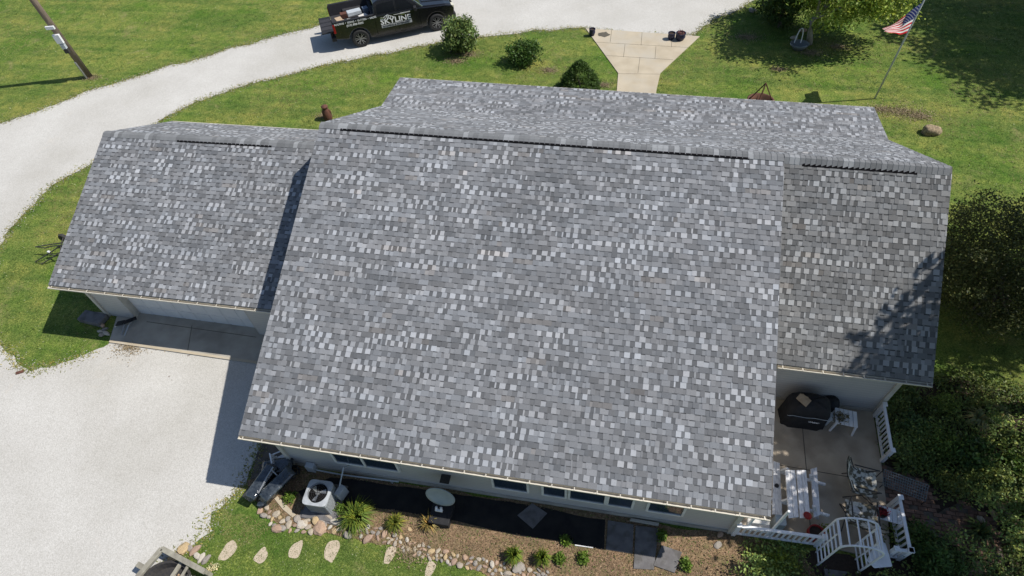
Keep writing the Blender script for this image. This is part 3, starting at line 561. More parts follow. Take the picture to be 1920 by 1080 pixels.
per_ = [(1702, 806, .42, (.07, .14, .05), .10, 'bluish green leafy mound just outside the upper right railing'), (1752, 838, .5, (.10, .17, .035), .07, 'fine-leaved green mound in the middle of the right bed'), (1812, 858, .45, (.06, .12, .03), .12, 'dark broad-leaved plant in the centre of the right bed'), (1765, 764, .36, (.13, .20, .04), .06, 'bright low bushy plant at the top of the right bed'), (1846, 895, .38, (.14, .20, .05), .08, 'light green plant left of the lower right rocks'),
    (1905, 878, .4, (.08, .15, .03), .1, 'leafy green plant touching the right edge of the picture'), (1745, 1058, .5, (.06, .12, .03), .12, 'dark leafy plant below the brick path'), (1712, 1006, .28, (.09, .16, .04), .08, 'green plant outside the lower right railing'), (1450, 1058, .24, (.15, .22, .03), .07, 'yellow green plant in the bed below the picket railing'), (1478, 1064, .18, (.18, .24, .04), .06, 'small yellowish plant right of its larger neighbour below the railing'), (1790, 915, .3, (.16, .21, .06), .06, 'pale green tuft beside the brick path bend')]
for i, (u, v, s, c_, lf, l) in enumerate(per_):
    V, C, P = blob((0, 0, s*.5), (s, s*.9, s*.75), int(110*s/.4), 16, lf, c_, 200+i, clr=.07, rough=.5, zmin=.01, var=.35, yel=.8, aspect=.35 if i % 3 == 0 else .55); o = fast('bed_plant', V, 'leaf', C); o.location = G(u, v); tag(o, l, 'plant', 'leafy plants in the shaded bed')
# lawn grass near the camera and sparse elsewhere
excl = [[(p.x, p.y) for p in drive], patio, walk, [(p.x, p.y) for p in bed], [(gx, gy-1.5), (gx, gFy), (xw, gFy), (xw, gy-1.5)], [(xw, SW.y), (SE.x, SE.y), (WSE.x, WSE.y), (WSE.x, NEy), (xw, NWy)]]
def lawn_tufts(region, dens, h, seed, per=5, wd=.010, spread=.05):
    xs = [p[0] for p in region]; ys = [p[1] for p in region]; n = int(dens*(max(xs)-min(xs))*(max(ys)-min(ys))); X, Y, rg = scatter(region, n, seed, excl); m_ = len(X)
    c = np.repeat(np.stack([X, Y, np.zeros(m_)], 1), per, 0)+rg.normal(size=(m_*per, 3))*np.array([spread, spread, 0]); n = len(c); a = rg.uniform(0, 2*pi, n); le = rg.uniform(.3, 1., n)[:, None]*h
    d = np.stack([np.cos(a)*.9, np.sin(a)*.9, np.ones(n)*.6], 1)*le; t = np.stack([-np.sin(a), np.cos(a), np.zeros(n)], 1)*wd*rg.uniform(.5, 1.2, n)[:, None]
    V = np.stack([c-t, c+t, c+d], 1); tone = np.repeat(.65+.7*vnoise(X, Y, .8, seed)*1., per)*rg.uniform(.7, 1.3, n); dry = (vnoise(c[:, 0], c[:, 1], .45, 4) > .62)
    base = np.where(dry[:, None], np.array([.24, .235, .085]), np.array([.135, .20, .042])); pale = rg.random(n) < .03
    C = base*tone[:, None]; C[pale] = (.42, .44, .25); return V, C
regs = [(P2([(380, 940), (560, 1000), (1060, 1100), (1040, 1160), (200, 1200), (300, 1060)]), 330, .06, 1), (P2([(-20, 560), (100, 330), (330, 220), (200, 640), (60, 700), (-20, 670)]), 60, .07, 2),
        (P2([(330, 225), (620, 115), (1100, 45), (1250, 60), (1250, 220), (700, 260)]), 45, .08, 3), (P2([(1220, 60), (1420, -10), (1940, -10), (1940, 760), (1650, 780), (1640, 170), (1220, 175)]), 34, .09, 4), (P2([(-10, -10), (640, -10), (640, 30), (0, 240)]), 22, .09, 5)]
VV = []; CCc = []
for r, dn_, h, sd in regs: V, C = lawn_tufts(r, dn_, h, sd, wd=.008 if sd == 1 else .014); VV.append(V); CCc.append(C)
o = fast('lawn_grass', np.concatenate(VV), 'grassblade', np.concatenate(CCc)); tag(o, 'short green lawn grass with clover and dry patches', 'grass', kind='stuff')
# ragged grass and loose stones along the driveway edge
rg = np.random.default_rng(77); E_ = [p for p in resample(P2(drive_px), .06, .10, 3) if -32 < p.x < 17 and 2 < p.y < 37]
E_ = np.array([tuple(p) for p in E_]); c = np.repeat(E_, 9, 0); c = c+rg.normal(size=c.shape)*np.array([.14, .14, 0])*(.4+1.2*vnoise(c[:, 0], c[:, 1], 2.2, 3))[:, None]; c[:, 2] = .012; n = len(c); a = rg.uniform(0, 2*pi, n); le = rg.uniform(.4, 1, n)[:, None]*.10
d = np.stack([np.cos(a), np.sin(a), np.ones(n)*.5], 1)*le; t = np.stack([-np.sin(a), np.cos(a), np.zeros(n)], 1)*.016
kx = np.ones(n, bool)
for e in excl[1:]: kx &= ~inpoly(c[:, 0], c[:, 1], e)
o = fast('edge_grass', np.stack([c-t, c+t, c+d], 1)[kx], 'grassblade', cols(n, (.20, .225, .075), .4, .9, rg)[kx]); tag(o, 'ragged grass fringe creeping over the gravel edge', 'grass', kind='stuff')
c = np.repeat(E_, 5, 0)+rg.normal(size=(len(E_)*5, 3))*np.array([.16, .16, 0]); c[:, 2] = .014; n = len(c); s = rg.uniform(.010, .026, n)[:, None]
def tetra(c, s, rg):
    n = len(c); a = rg.uniform(0, 2*pi, n)[:, None]; z = np.zeros((n, 1)); o3 = [c+np.concatenate([np.cos(a+k*2.09)*s, np.sin(a+k*2.09)*s, z], 1) for k in range(3)]; top = c+np.array([0, 0, 1])*s*.8
    return np.concatenate([np.stack([o3[0], o3[1], top], 1), np.stack([o3[1], o3[2], top], 1), np.stack([o3[2], o3[0], top], 1)])
F = tetra(c, s, rg); kx = np.ones(len(F), bool)
for e in excl[1:]: kx &= ~inpoly(F[:, 0, 0], F[:, 0, 1], e)
o = fast('loose_gravel', F[kx], 'rock', (np.array([.46, .44, .40])*rg.uniform(.4, 1.1, (len(F), 1)))[kx]); tag(o, 'loose pale gravel scattered along the driveway edge', 'gravel', kind='stuff')
# dry thatch where the lawn has worn thin
rg = np.random.default_rng(9); Q = []
for u, v, r in [(1690, 210, .9), (1725, 218, .7), (1650, 205, .6), (880, 102, .8), (1030, 132, .5), (172, 146, .5), (1130, 160, .5), (1400, 70, .7), (1520, 100, .6), (245, 650, .6), (770, 1035, .5), (607, 218, .4), (1460, 130, .35), (855, 115, .6), (1570, 88, .5)]:
    c0 = G(u, v); m_ = int(1500*r); aa = rg.uniform(0, 2*pi, m_); q = rg.normal(size=(m_, 2))*r*.42*(1+.5*np.sin(3*aa+u))[:, None]; Q.append(np.stack([c0.x+q[:, 0]*1.2, c0.y+q[:, 1]*.7, rg.uniform(.01, .05, m_)], 1))
Q = np.concatenate(Q); o = fast('dry_thatch', leaf_faces(Q, .055, 1.2, -.3, rg=rg), 'leaf', np.array([.33, .26, .16])*rg.uniform(.5, 1.4, (len(Q), 1))); tag(o, 'straw-coloured dry thatch in worn spots of the lawn', 'thatch', kind='stuff')
# leaf litter in the bed
X, Y, rg = scatter([(p.x, p.y) for p in bed], 26000, 6, [[(p.x, p.y) for p in P2(fab_px)]]); n = len(X); F = leaf_faces(np.stack([X, Y, np.full(n, .02)], 1), .042, 1.5, -.5, rg=rg)
gcol = rg.random(n) < .22; C = np.where(gcol[:, None], np.array([.10, .15, .03]), np.array([.26, .185, .115]))*rg.uniform(.3, 1.7, (n, 1)); o = fast('leaf_litter', F, 'leaf', C); tag(o, 'dry leaf litter and tiny weeds on the bed soil', 'leaf litter', kind='stuff')
# ------------------------------------------------------------------ rocks
def rock_mesh(seed, sub=2, sq=(1, 1, .6)):
    import bmesh
    bm = bmesh.new(); bmesh.ops.create_icosphere(bm, subdivisions=sub, radius=1); rr = random.Random(seed); ph = [rr.uniform(0, 9) for _ in range(6)]
    for v in bm.verts:
        p = v.co; k = 1+.16*sin(p.x*2.3+ph[0])*sin(p.y*2.9+ph[1])+.12*sin(p.z*3.1+ph[2]+p.x*2)+.05*sin(p.y*7+ph[3])
        q = p*k; m_ = max(abs(q.x), abs(q.y)); v.co = Vector((q.x*sq[0], q.y*sq[1], max(-.55, min(.75, q.z))*sq[2]+.28))
    mb = MB(); bm.verts.index_update(); mb.v = [tuple(v.co) for v in bm.verts]; mb.f = [tuple(v.index for v in f.verts) for f in bm.faces]; bm.free(); return mb
RCOL = [(.36, .31, .25), (.30, .27, .235), (.42, .36, .28), (.40, .28, .20), (.34, .24, .18), (.46, .42, .36), (.26, .235, .21), (.44, .33, .19)]
RM_ = []
for i in range(16):
    mb = rock_mesh(i, 2, (1, random.uniform(.6, .95), random.uniform(.55, .75))); mb.c = [RCOL[i % 8]]*len(mb.f); o = obj('edging_rock', mb, 'rock', smooth=False); RM_.append(o.data); bpy.data.objects.remove(o)
GR_ = 'rocks edging the rear planting bed'
RL_ = 'weathered tan or grey rock in the loose row edging the rear bed'
def rock(u, v, s, label=RL_, group=GR_, name='edging_rock', rr=random, sc=None, me=None):
    o = bpy.data.objects.new(name, me or rr.choice(RM_)); o.location = G(u, v); o.rotation_euler = (rr.uniform(-.2, .2), rr.uniform(-.2, .2), rr.uniform(0, 6.28)); o.scale = sc or (s*rr.uniform(.8, 1.25), s*rr.uniform(.7, 1.1), s*rr.uniform(.7, 1.1)); link(o); return tag(o, label, 'rock', group)
edge_px = [(492, 950), (505, 972), (525, 985), (560, 985), (590, 990), (620, 985), (650, 992), (680, 998), (712, 1004), (745, 1018), (780, 1032), (815, 1042), (850, 1050), (890, 1058), (935, 1068), (985, 1080), (1030, 1085)]
rr = random.Random(5); placed = []; cnt = 0
for k in range(4200):
    i = rr.randrange(len(edge_px)-1); t_ = rr.random(); u = edge_px[i][0]*(1-t_)+edge_px[i+1][0]*t_; v = edge_px[i][1]*(1-t_)+edge_px[i+1][1]*t_
    wdt = 15 if u < 700 else 13; v += rr.uniform(-wdt, wdt*.8); u += rr.uniform(-5, 5); s = rr.choice([.075, .09, .11, .14]) if u < 720 else rr.choice([.05, .06, .075, .085, .10])
    p = G(u, v)
    if any((p-q).length < (s+r_)*.80 for q, r_ in placed): continue
    placed.append((p, s)); rock(u, v, s, rr=rr); cnt += 1
    if cnt >= 215: break
for u, v, s, l in [(522, 992, .17, 'large squarish grey-tan rock at the lower left bend of the edging'), (601, 992, .20, 'flat angular grey rock below the air conditioner'), (568, 983, .16, 'pale greenish flat rock leaning below the condenser pad'), (972, 1065, .16, 'big rounded pale rock near the two bright grass clumps'), (1346, 1022, .10, 'lone tan rock in the bed right of the slate slabs'), (1350, 1003, .11, 'rock against the rear wall by the railing'), (768, 993, .06, 'single small tan stone above the rock row')]:
    rock(u, v, s, l, None, rr=rr)
for u, v, s, l in [(345, 1030, .17, 'brown split rock, leftmost by the timber frame'), (357, 1028, .11, 'narrow brown rock standing between two larger ones by the timber frame'), (368, 1032, .17, 'large rounded brown rock behind the timber frame'), (370, 1043, .12, 'brown rock in the middle beside the timber frame'), (379, 1046, .12, 'pale brown rock near the top rail of the timber frame'), (387, 1050, .13, 'pinkish rock at the right end beside the timber frame'), (323, 1052, .15, 'flat tan rock inside the timber frame'), (334, 1041, .09, 'white quartz lump on the rocks by the timber frame')]:
    rock(u, v, s, l, 'rocks around the timber frame', rr=rr)
for i, (u, v, s) in enumerate([(1875, 950, .16), (1890, 965, .14), (1905, 955, .15), (1862, 965, .13), (1899, 975, .13), (1835, 1068, .17), (1822, 1075, .15), (1850, 1078, .16), (1838, 975, .13)]):
    rock(u, v, s, 'grey rock in the shaded bed at the lower right', 'rocks in the shaded bed', rr=rr)
B = G(1742, 250); mb = rock_mesh(91, 3, (1.15, .8, .8)); o = obj('boulder', mb, 'boulder', smooth=True); o.location = B; o.scale = (.34, .32, .36); tag(o, 'rounded tan boulder alone on the right lawn', 'boulder')
for u, v, s, l, c in [(1410, 22, .32, 'pale round rock beside the dark bush by the drive', 1), (1489, 73, .22, 'pale flat rock beside the grey basket', 2), (1505, 58, .2, 'small rock left of the pale tree trunk', 3), (845, 95, .2, 'dark grey stone in the shade left of the rounded shrub', 6)]:
    rock(u, v, s, l, None, rr=rr, me=RM_[c])
for i, (u, v, a, b_, l) in enumerate([(427, 1033, .17, .26, 'kidney-shaped stepping stone, leftmost in the lawn'), (490, 1041, .14, .20, 'oval stepping stone, second from the left'), (556, 1030, .14, .23, 'long oval stepping stone, third from the left'), (623, 1033, .18, .27, 'largest pale stepping stone, below the condenser rocks'), (731, 1041, .13, .22, 'narrow stepping stone half covered by soil'), (806, 1068, .12, .2, 'stepping stone at the bottom edge, rightmost')]):
    c = G(u, v); pts = [Vector((math.copysign(a*abs(cos(t_))**.8, cos(t_))*(1+.10*sin(2*t_+i)+.07*sin(3*t_+2*i))+.025*cos(2*t_+i), math.copysign(b_*abs(sin(t_))**.8, sin(t_))*(1+.08*sin(2*t_+3*i)+.05*sin(5*t_)), .012)) for t_ in np.linspace(0, 2*pi, 29)[:-1]]
    mb = MB(); mb.slab(pts, .03); o = obj('stepping_stone', mb, 'sand_stone', org=Z0); o.location = c; o.rotation_euler.z = -.15; tag(o, l, 'stepping stone', 'sandy stepping stones in the rear lawn')
# slate slabs
def flat(name, px, label, cat, m='slate', z=.035, t=.035, group=None):
    pts = [G(u, v, z) for u, v in px]; mb = MB(); mb.slab(pts, t); return tag(obj(name, mb, m, bevel=.006), label, cat, group)
flat('paver', [(998, 943), (1026, 962), (999, 991), (970, 966)], 'diamond-set square grey paver on the black fabric', 'paver', z=.04)
flat('slate_slab', [(1192, 985), (1235, 990), (1226, 1068), (1188, 1066)], 'long dark slate slab running out from the rear wall', 'slab')
flat('slate_slab', [(1241, 1022), (1279, 1035), (1265, 1074), (1225, 1060)], 'tilted square grey slate slab beside the long slab', 'slab', z=.045)
flat('slate_slab', [(1140, 975), (1188, 983), (1186, 1038), (1136, 1030)], 'shaded dark slate slab left of the long slab', 'slab')
flat('doorstep', [(1183, 971), (1236, 980), (1235, 985), (1181, 975)], 'thin stone step against the rear wall', 'step', m='apron', z=.10, t=.1)
flat('slate_slab', [(600, 962), (665, 975), (652, 990), (560, 970), (565, 955)], 'grey slate slab in front of the air conditioner', 'slab', z=.03)
flat('slate_slab', [(520, 930), (540, 950), (555, 965), (548, 970), (530, 955), (514, 935)], 'pale concrete strip left of the air conditioner', 'slab', m='concrete', z=.03)
mb = MB(); mb.beam(G(1078, 1022, .02), G(1112, 1027, .02), .025, .02); tag(obj('white_stake', mb, 'white_plastic'), 'thin white strip lying at the black fabric edge', 'stake')
# ------------------------------------------------------------------ pickup truck
A_, B_ = G(677, 74, .43), G(820, 44, .43); hd = math.atan2(B_.y-A_.y, B_.x-A_.x); K = (B_-A_).length/3.745; mid = (A_+B_)/2
off = Vector((-sin(hd), cos(hd), 0))*1.0*K
tl = Vector((mid.x, mid.y, .012))+off-Vector((cos(hd), sin(hd), 0))*.12*K
tr = thing('pickup_truck', 'black crew cab pickup with white lettering and lowered tailgate on the gravel', 'pickup truck', tl, hd); tr.scale = (K, K, K)
XR, XF, WR_ = -1.75, 1.995, .41
def arch(cx, r, z0=.45, n=9): return [(cx+r*cos(a), z0+r*sin(a)) for a in np.linspace(0, pi, n)]
low = [(2.80, .42)]+[(2.86, .62), (2.90, .95), (2.80, 1.10), (2.55, 1.16), (1.50, 1.24), (1.30, 1.27), (-.92, 1.30), (-2.80, 1.36), (-2.86, .90), (-2.84, .62), (-2.5, .50)]
low = low+[(p[0], p[1]) for p in reversed(arch(XR, .50, .42))][0:0]
def side_poly():
    top = [(2.86, .55), (2.91, .95), (2.82, 1.10), (2.50, 1.17), (1.50, 1.25), (1.25, 1.28), (-.92, 1.30), (-2.82, 1.36), (-2.87, .90), (-2.84, .60)]
    ar = [(x, z) for x, z in reversed(arch(XR, .50, .44))]; af = [(x, z) for x, z in reversed(arch(XF, .50, .44))]
    return top+[(XR-.50, .50)]+ar[1:-1]+[(XR+.50, .36), (XF-.50, .36)]+af[1:-1]+[(XF+.50, .46)]
sp = side_poly(); mb = MB()
for s in (-1, 1): mb.prism([(x, s*1.01, z) for x, z in sp], (0, -s*.10, 0))
hood = [(2.84, .50), (2.90, .95), (2.80, 1.13), (2.50, 1.20), (1.45, 1.30), (1.25, 1.30), (1.25, .5)]
mb.prism([(x, -.92, z) for x, z in hood], (0, 1.84, 0)); mb.prism([(x, -.5, z+.035) for x, z in hood[2:5]]+[(1.45, -.5, 1.2), (2.7, -.5, 1.0)], (0, 1.0, 0))
mb.box((.1, 0, .72), (2.3, 1.84, .7)); lobj('body', mb, 'truck_paint', tr, bevel=.025)
mb = MB(); rf = [(-.92, 1.30), (-.84, 1.80), (-.6, 1.90), (.45, 1.92), (.75, 1.84), (1.42, 1.28)]
vs = []; 
for s in (-1, 1):
    for x, z in rf: vs.append((x, s*(.98-(z-1.28)*.30), z))
mb.add(vs, [(0, 1, 2, 3, 4, 5), (6, 7, 8, 9, 10, 11)]+[(i, i+1, i+7, i+6) for i in range(5)]); cab = lobj('cab', mb, 'truck_paint', tr, bevel=.03)
def sidep(pts, s, o=.006): return [(x, s*(.98-(z-1.28)*.30+o), z) for x, z in pts]
for s in (-1, 1):
    for pts in ([(-.74, 1.36), (-.70, 1.74), (.10, 1.78), (.10, 1.34)], [(.20, 1.34), (.20, 1.78), (.62, 1.75), (1.12, 1.34)]):
        mb = MB(); mb.add(sidep(pts, s, .008), [(0, 1, 2, 3)]); lobj('side_window', mb, 'auto_glass', tr)
mb = MB(); mb.add([(1.385, -.86, 1.335), (1.385, .86, 1.335), (.80, .74, 1.83), (.80, -.74, 1.83)], [(0, 1, 2, 3)]); lobj('windshield', mb, 'auto_glass', tr)
mb = MB(); mb.beam((.79, -.79, 1.835), (1.42, -.935, 1.30), .04, .03); mb.beam((.79, .79, 1.835), (1.42, .935, 1.30), .04, .03); lobj('pillar', mb, 'chrome', tr)
mb = MB(); mb.add([(-.895, -.72, 1.45), (-.895, .72, 1.45), (-.862, .68, 1.72), (-.862, -.68, 1.72)], [(0, 1, 2, 3)]); lobj('rear_window', mb, 'auto_glass', tr)
mb = MB(); mb.box((-1.88, 0, .84), (1.94, 1.86, .06)); mb.box((-.95, 0, 1.05), (.06, 1.86, .5))
for s in (-1, 1): mb.box((XR, s*.78, .98), (.9, .24, .24)); mb.box((-1.88, s*.90, 1.1), (1.94, .03, .52))
lobj('bed', mb, 'bed_liner', tr)
mb = MB()
for s in (-1, 1): mb.box((-1.87, s*.96, 1.365), (1.92, .13, .035))
lobj('bed_rail', mb, 'truck_trim', tr)
mb = MB(); mb.box((-3.15, 0, .88), (.56, 1.62, .07)); tg = lobj('tailgate', mb, 'truck_trim', tr, bevel=.02)
mb = MB()
for y in (-.4, 0, .4): mb.box((-3.15, y, .919), (.50, .30, .008))
lobj('panel', mb, 'grey_box' if False else 'bed_liner', tg)
mb = MB(); mb.box((-2.95, 0, .58), (.22, 1.9, .2)); mb.box((2.92, 0, .52), (.14, 1.8, .26)); lobj('bumper', mb, 'truck_trim', tr, bevel=.03)
mb = MB(); mb.box((2.905, 0, .88), (.04, 1.3, .34)); lobj('grille', mb, 'truck_trim', tr)
for s in (-1, 1):
    mb = MB(); mb.box((2.80, s*.83, 1.03), (.26, .30, .14)); h = lobj('headlight', mb, 'lamp_clear', tr, bevel=.02); mb = MB(); mb.box((2.66, s*.985, .98), (.12, .04, .09)); lobj('indicator', mb, 'lamp_amber', h)
    mb = MB(); mb.box((-2.83, s*.965, 1.08), (.10, .12, .40)); lobj('taillight', mb, 'lamp_red', tr, bevel=.01)
    mb = MB(); mb.box((1.02, s*1.13, 1.36), (.14, .24, .17)); mb.beam((1.0, s*.95, 1.30), (1.02, s*1.08, 1.32), .05); lobj('mirror', mb, 'truck_trim', tr, bevel=.02)
    for x in (-.45, .55): mb = MB(); mb.box((x-.12, s*1.02, 1.16), (.20, .03, .035)); lobj('door_handle', mb, 'chrome', tr)
    mb = MB(); mb.box((.12, s*.98, .36), (2.3, .12, .06)); lobj('running_board', mb, 'truck_trim', tr)
    mb = MB()
    for x in (-.90, .15, 1.22): mb.beam((x, s*1.0125, .45), (x, s*1.0125, 1.28), .012, .004, up=(0, 1, 0))
    lobj('door_seam', mb, 'black', tr)
wp = None
for x in (XR, XF):
    for s in (-1, 1):
        e = MB(); e.lathe([(.27, -.13), (.37, -.135), (.41, -.09), (.41, .09), (.37, .135), (.27, .13)], (x, s*.90, .41), 32, axis='Y'); wh = lobj('wheel', e, 'tyre', tr, smooth=False)
        r_ = MB(); yo = s*(.90+.11); r_.lathe([(.275, -.02), (.285, .02), (.25, .02), (.25, -.02)], (x, yo, .41), 32, axis='Y'); r_.lathe([(0, .0), (.06, 0), (.06, .025), (0, .03)], (x, yo, .41), 16, axis='Y')
        for k in range(6):
            for dd in (-.13, .13):
                a = 2*pi*k/6+dd*.6; a2 = 2*pi*k/6+dd*1.6; r_.beam((x+.05*cos(a), yo, .41+.05*sin(a)), (x+.265*cos(a2), yo, .41+.265*sin(a2)), .028, .03, up=(0, 1, 0))
        lobj('rim', r_, 'rim', wh); d_ = MB(); d_.lathe([(0, 0), (.27, 0)], (x, s*.93, .41), 24, axis='Y'); lobj('hub', d_, 'black', wh)
def decal(s, size, x, z, m='decal', xs=1., y=-1.0135, name='lettering'):
    vs, fs = text_mb(s, size, xs); W0 = 0
    mb = MB(); mb.add([(x+a, y-c, z+b) for a, b, c in vs], fs); return lobj(name, mb, m, tr, recalc=False)
decal('SKYLINE', .34, -.68, .86, xs=1.16); mb = MB(); mb.box((.07, -1.0135, .76), (1.46, .006, .13)); lobj('banner', mb, 'decal_grey', tr)
decal('ROOFING & EXTERIORS', .105, -.60, .722, 'black', xs=1.12, y=-1.019)
decal('ROOFING  \u2022  SIDING  \u2022  GUTTERS  \u2022  DECKS', .118, -2.78, 1.235, xs=.86); decal('(513) 808-9000', .125, -2.25, 1.09, xs=1.02)
mb = MB()
for a, b in (((-.66, 1.10), (-.30, 1.26)), ((-.30, 1.26), (.02, 1.10)), ((-.60, 1.13), (-.60, 1.20))): mb.beam((a[0], -1.0135, a[1]), (b[0], -1.0135, b[1]), .022, .006, up=(0, 1, 0))
for x, h in ((-.52, .08), (-.42, .05), (-.33, .13), (-.26, .13), (-.17, .07), (-.08, .06)): mb.beam((x, -1.0135, 1.10), (x, -1.0135, 1.10+h), .035, .006, up=(0, 1, 0))
mb.box((.40, -1.0135, 1.20), (.80, .006, .012)); mb.box((.55, -1.0135, 1.225), (.48, .006, .01)); lobj('emblem', mb, 'decal', tr)
mb = MB(); vs, fs = text_mb('(513) 808-9000', .12); mb.add([(2.45-b, -.45+a, 1.242+c-b*.0) for a, b, c in vs], fs); lobj('hood_lettering', mb, 'decal', tr, recalc=False)
def in_truck(x, y, z): c, s = cos(hd), sin(hd); return tl+Vector((c*x-s*y, s*x+c*y, z))*K
def cargo(name, label, x, y, z, d, rz, m, cat):
    o = lobj(name, MB().box((0, 0, d[2]/2), d), m, None, bevel=.02); o.location = in_truck(x, y, z); o.rotation_euler.z = hd+rz; return tag(o, label, cat)
cargo('tool_case', 'grey tool case on top of the load in the pickup bed', -1.72, .05, 1.12, (.75, .38, .2), .1, 'grey_box', 'case')
cargo('cardboard_box', 'orange brown carton at the tail end of the pickup bed', -2.5, -.2, .875, (.35, .5, .32), .2, 'cardboard', 'box')
cargo('white_sack', 'white sack lying in the near side of the pickup bed', -1.9, -.35, .875, (.6, .35, .22), -.2, 'cloth_white', 'sack')
cargo('white_sack', 'crumpled white sack by the pickup cab side of the load', -1.35, -.3, .875, (.45, .4, .3), .4, 'cloth_white', 'sack')
cargo('blue_bucket', 'pale blue bundle near the cab in the pickup bed', -1.15, .3, .875, (.3, .35, .4), .2, 'blue_grey', 'bundle')
cargo('lumber', 'short light boards under the sacks in the pickup bed', -2.0, .0, .875, (1.2, .18, .12), .05, 'cardboard', 'lumber')
cargo('tool_bag', 'dark red bag in the far side of the pickup bed', -2.2, .45, .875, (.4, .3, .25), .0, 'rust', 'bag')
# ------------------------------------------------------------------ utility pole
B0 = G(168, 144); T0 = G(62, 0, 4.25); dirp = (T0-B0).normalized(); T0 = B0+dirp*9
up_ = thing('utility_pole', 'weathered wooden utility pole with meter boxes on the left lawn', 'utility pole', B0)
mb = MB(); mb.tube([B0, B0+dirp*4.5, T0], [.17, .15, .12], 14); obj('pole', mb, 'pole_wood', up_, smooth=True)
front = Vector((.25, -1, 0)).normalized()
def onp(h, o_=.22): return B0+dirp*h+front*o_
for h, d, m, n in ((2.95, (.42, .10, .16), 'white_plastic', 'sign_plate'), (2.35, (.32, .14, .45), 'white_plastic', 'meter_box'), (1.95, (.22, .16, .26), 'grey_box', 'meter_box'), (1.68, (.22, .16, .2), 'dark_metal', 'breaker_box')):
    mb = MB(); mb.box(onp(h), d, rz=.25); obj(n, mb, m, up_, bevel=.01)
mb = MB(); mb.tube([onp(.0, .2)+Vector((-.06, 0, 0)), onp(1.0, .2)+Vector((-.06, 0, 0))], .05, 8); obj('conduit', mb, 'steel', up_)
# ------------------------------------------------------------------ flagpole, flag
FB = G(1640, 185); fp = thing('flagpole', 'thin grey metal flagpole on the right lawn', 'flagpole', FB); ft = G(1733, 0, 4.47); fd = (ft-FB).normalized()
mb = MB(); mb.tube([FB, FB+fd*3, FB+fd*6.2], [.04, .033, .025], 10); obj('pole', mb, 'pole_grey', fp, smooth=True); mb = MB(); mb.lathe([(0, -.07), (.05, -.05), (.07, 0), (.05, .05), (0, .07)], FB+fd*6.26, 12); obj('finial', mb, 'gutter', fp)
mb = MB(); NX, NY = 60, 39; h1, h0 = FB+fd*4.42, FB+fd*3.12
e1 = G(1656, 53, h1.z-1.42); e0 = G(1663, 61, h0.z-.42)
V = []
for j in range(NY+1):
    tt = j/NY; a = h1.lerp(h0, tt); b_ = e1.lerp(e0, tt)
    for i in range(NX+1):
        s = i/NX; p = a.lerp(b_, s); p.z += -.10*sin(pi*s)*(1-.5*tt)+.03*sin(9*s+3*tt)*s; wv = sin(s*6+tt*3)*.07+sin(s*13-tt*5)*.02; p.y += wv*min(1, s*2.5); p.x += .05*sin(tt*11+s*3)*s; V.append(p)
F = []; Cc = []
for j in range(NY):
    for i in range(NX):
        F.append((j*(NX+1)+i, j*(NX+1)+i+1, (j+1)*(NX+1)+i+1, (j+1)*(NX+1)+i)); red = (j//3) % 2 == 0
        if i < 24 and j < 21:
            star = ((i % 4 == 1 and j % 4 == 1) or (i % 4 == 3 and j % 4 == 3)) and 0 < i < 23 and 0 < j < 20; Cc.append((.62, .62, .64) if star else (.022, .032, .13))
        else: Cc.append((.60, .03, .05) if red else (.85, .84, .84))
mb.v = [tuple(v) for v in V]; mb.f = F; mb.c = Cc; fo = obj('flag', mb, 'flag', None, org=h0, recalc=False, smooth=True); tag(fo, 'red, white and blue starred and striped flag drooping from the flagpole', 'flag')
# ------------------------------------------------------------------ lawn ornaments
B = G(616, 223); t = thing('milk_can', 'rusty brown milk can on the front lawn left of the house', 'milk can', B); mb = MB(); mb.lathe([(0, 0), (.19, 0), (.20, .05), (.20, .42), (.13, .55), (.12, .60), (.15, .64)], B, 20); obj('can', mb, 'rust', t, smooth=True)
mb = MB(); mb.lathe([(.155, .64), (.165, .66), (.15, .70), (.05, .73), (0, .73)], B, 20); obj('lid', mb, 'rust', t, smooth=True); mb = MB()
for s in (-1, 1): mb.tube([B+Vector((s*.17, 0, .50)), B+Vector((s*.24, 0, .47)), B+Vector((s*.24, 0, .38)), B+Vector((s*.2, 0, .35))], .014, 6)
obj('handle', mb, 'rust', t)
def pot(name, label, loc, r, h, m, fill, plant=None, group=None):
    t = thing(name, label, 'planter', loc, 0, group); mb = MB(); mb.lathe([(0, 0), (r*.7, 0), (r*.98, h*.45), (r*.9, h*.85), (r, h*.9), (r, h), (r*.88, h), (r*.84, h*.8), (0, h*.8)], loc, 22); obj('pot', mb, m, t, smooth=False)
    mb = MB(); mb.lathe([(0, h*.83), (r*.83, h*.83)], loc, 18); obj('soil', mb, fill, t)
    if plant:
        V, C, P = blob(Vector(loc)+Vector((0, 0, h+.03)), (r*.6, r*.6, .08), 14, 9, .07, plant, 5, clr=.04); fast('plant', V, 'leaf', C, t, org=loc)
    return t
pot('planter', 'small dark blue pot at the left corner of the walkway', G(1110, 66, .035), .17, .36, 'pot_blue', 'soil_dark'); pot('planter', 'dark pot, left of the pair on the walkway', G(1258, 73, .035), .19, .34, 'pot_blue', 'soil_dark')
pot('planter', 'wider dark blue pot with a faded plant, right of the pair on the walkway', G(1275, 74, .035), .26, .36, 'pot_blue', 'soil_dark', (.20, .10, .10))
B = G(1419, 211); t = thing('tripod_cauldron', 'rusty cauldron hanging under a thin black tripod at the front eave', 'cauldron', B); mb = MB(); mb.lathe([(0, .10), (.3, .14), (.47, .34), (.50, .62), (.53, .66), (.47, .66), (.44, .36), (0, .20)], B, 26, sx=1.1); obj('cauldron', mb, 'rust_inside', t, smooth=True)
mb = MB(); ap_ = B+Vector((.05, .2, 1.35))
for a in (.2, 2.4, 4.4): mb.tube([B+Vector((.85*cos(a), .6*sin(a), 0)), ap_], .025, 6)
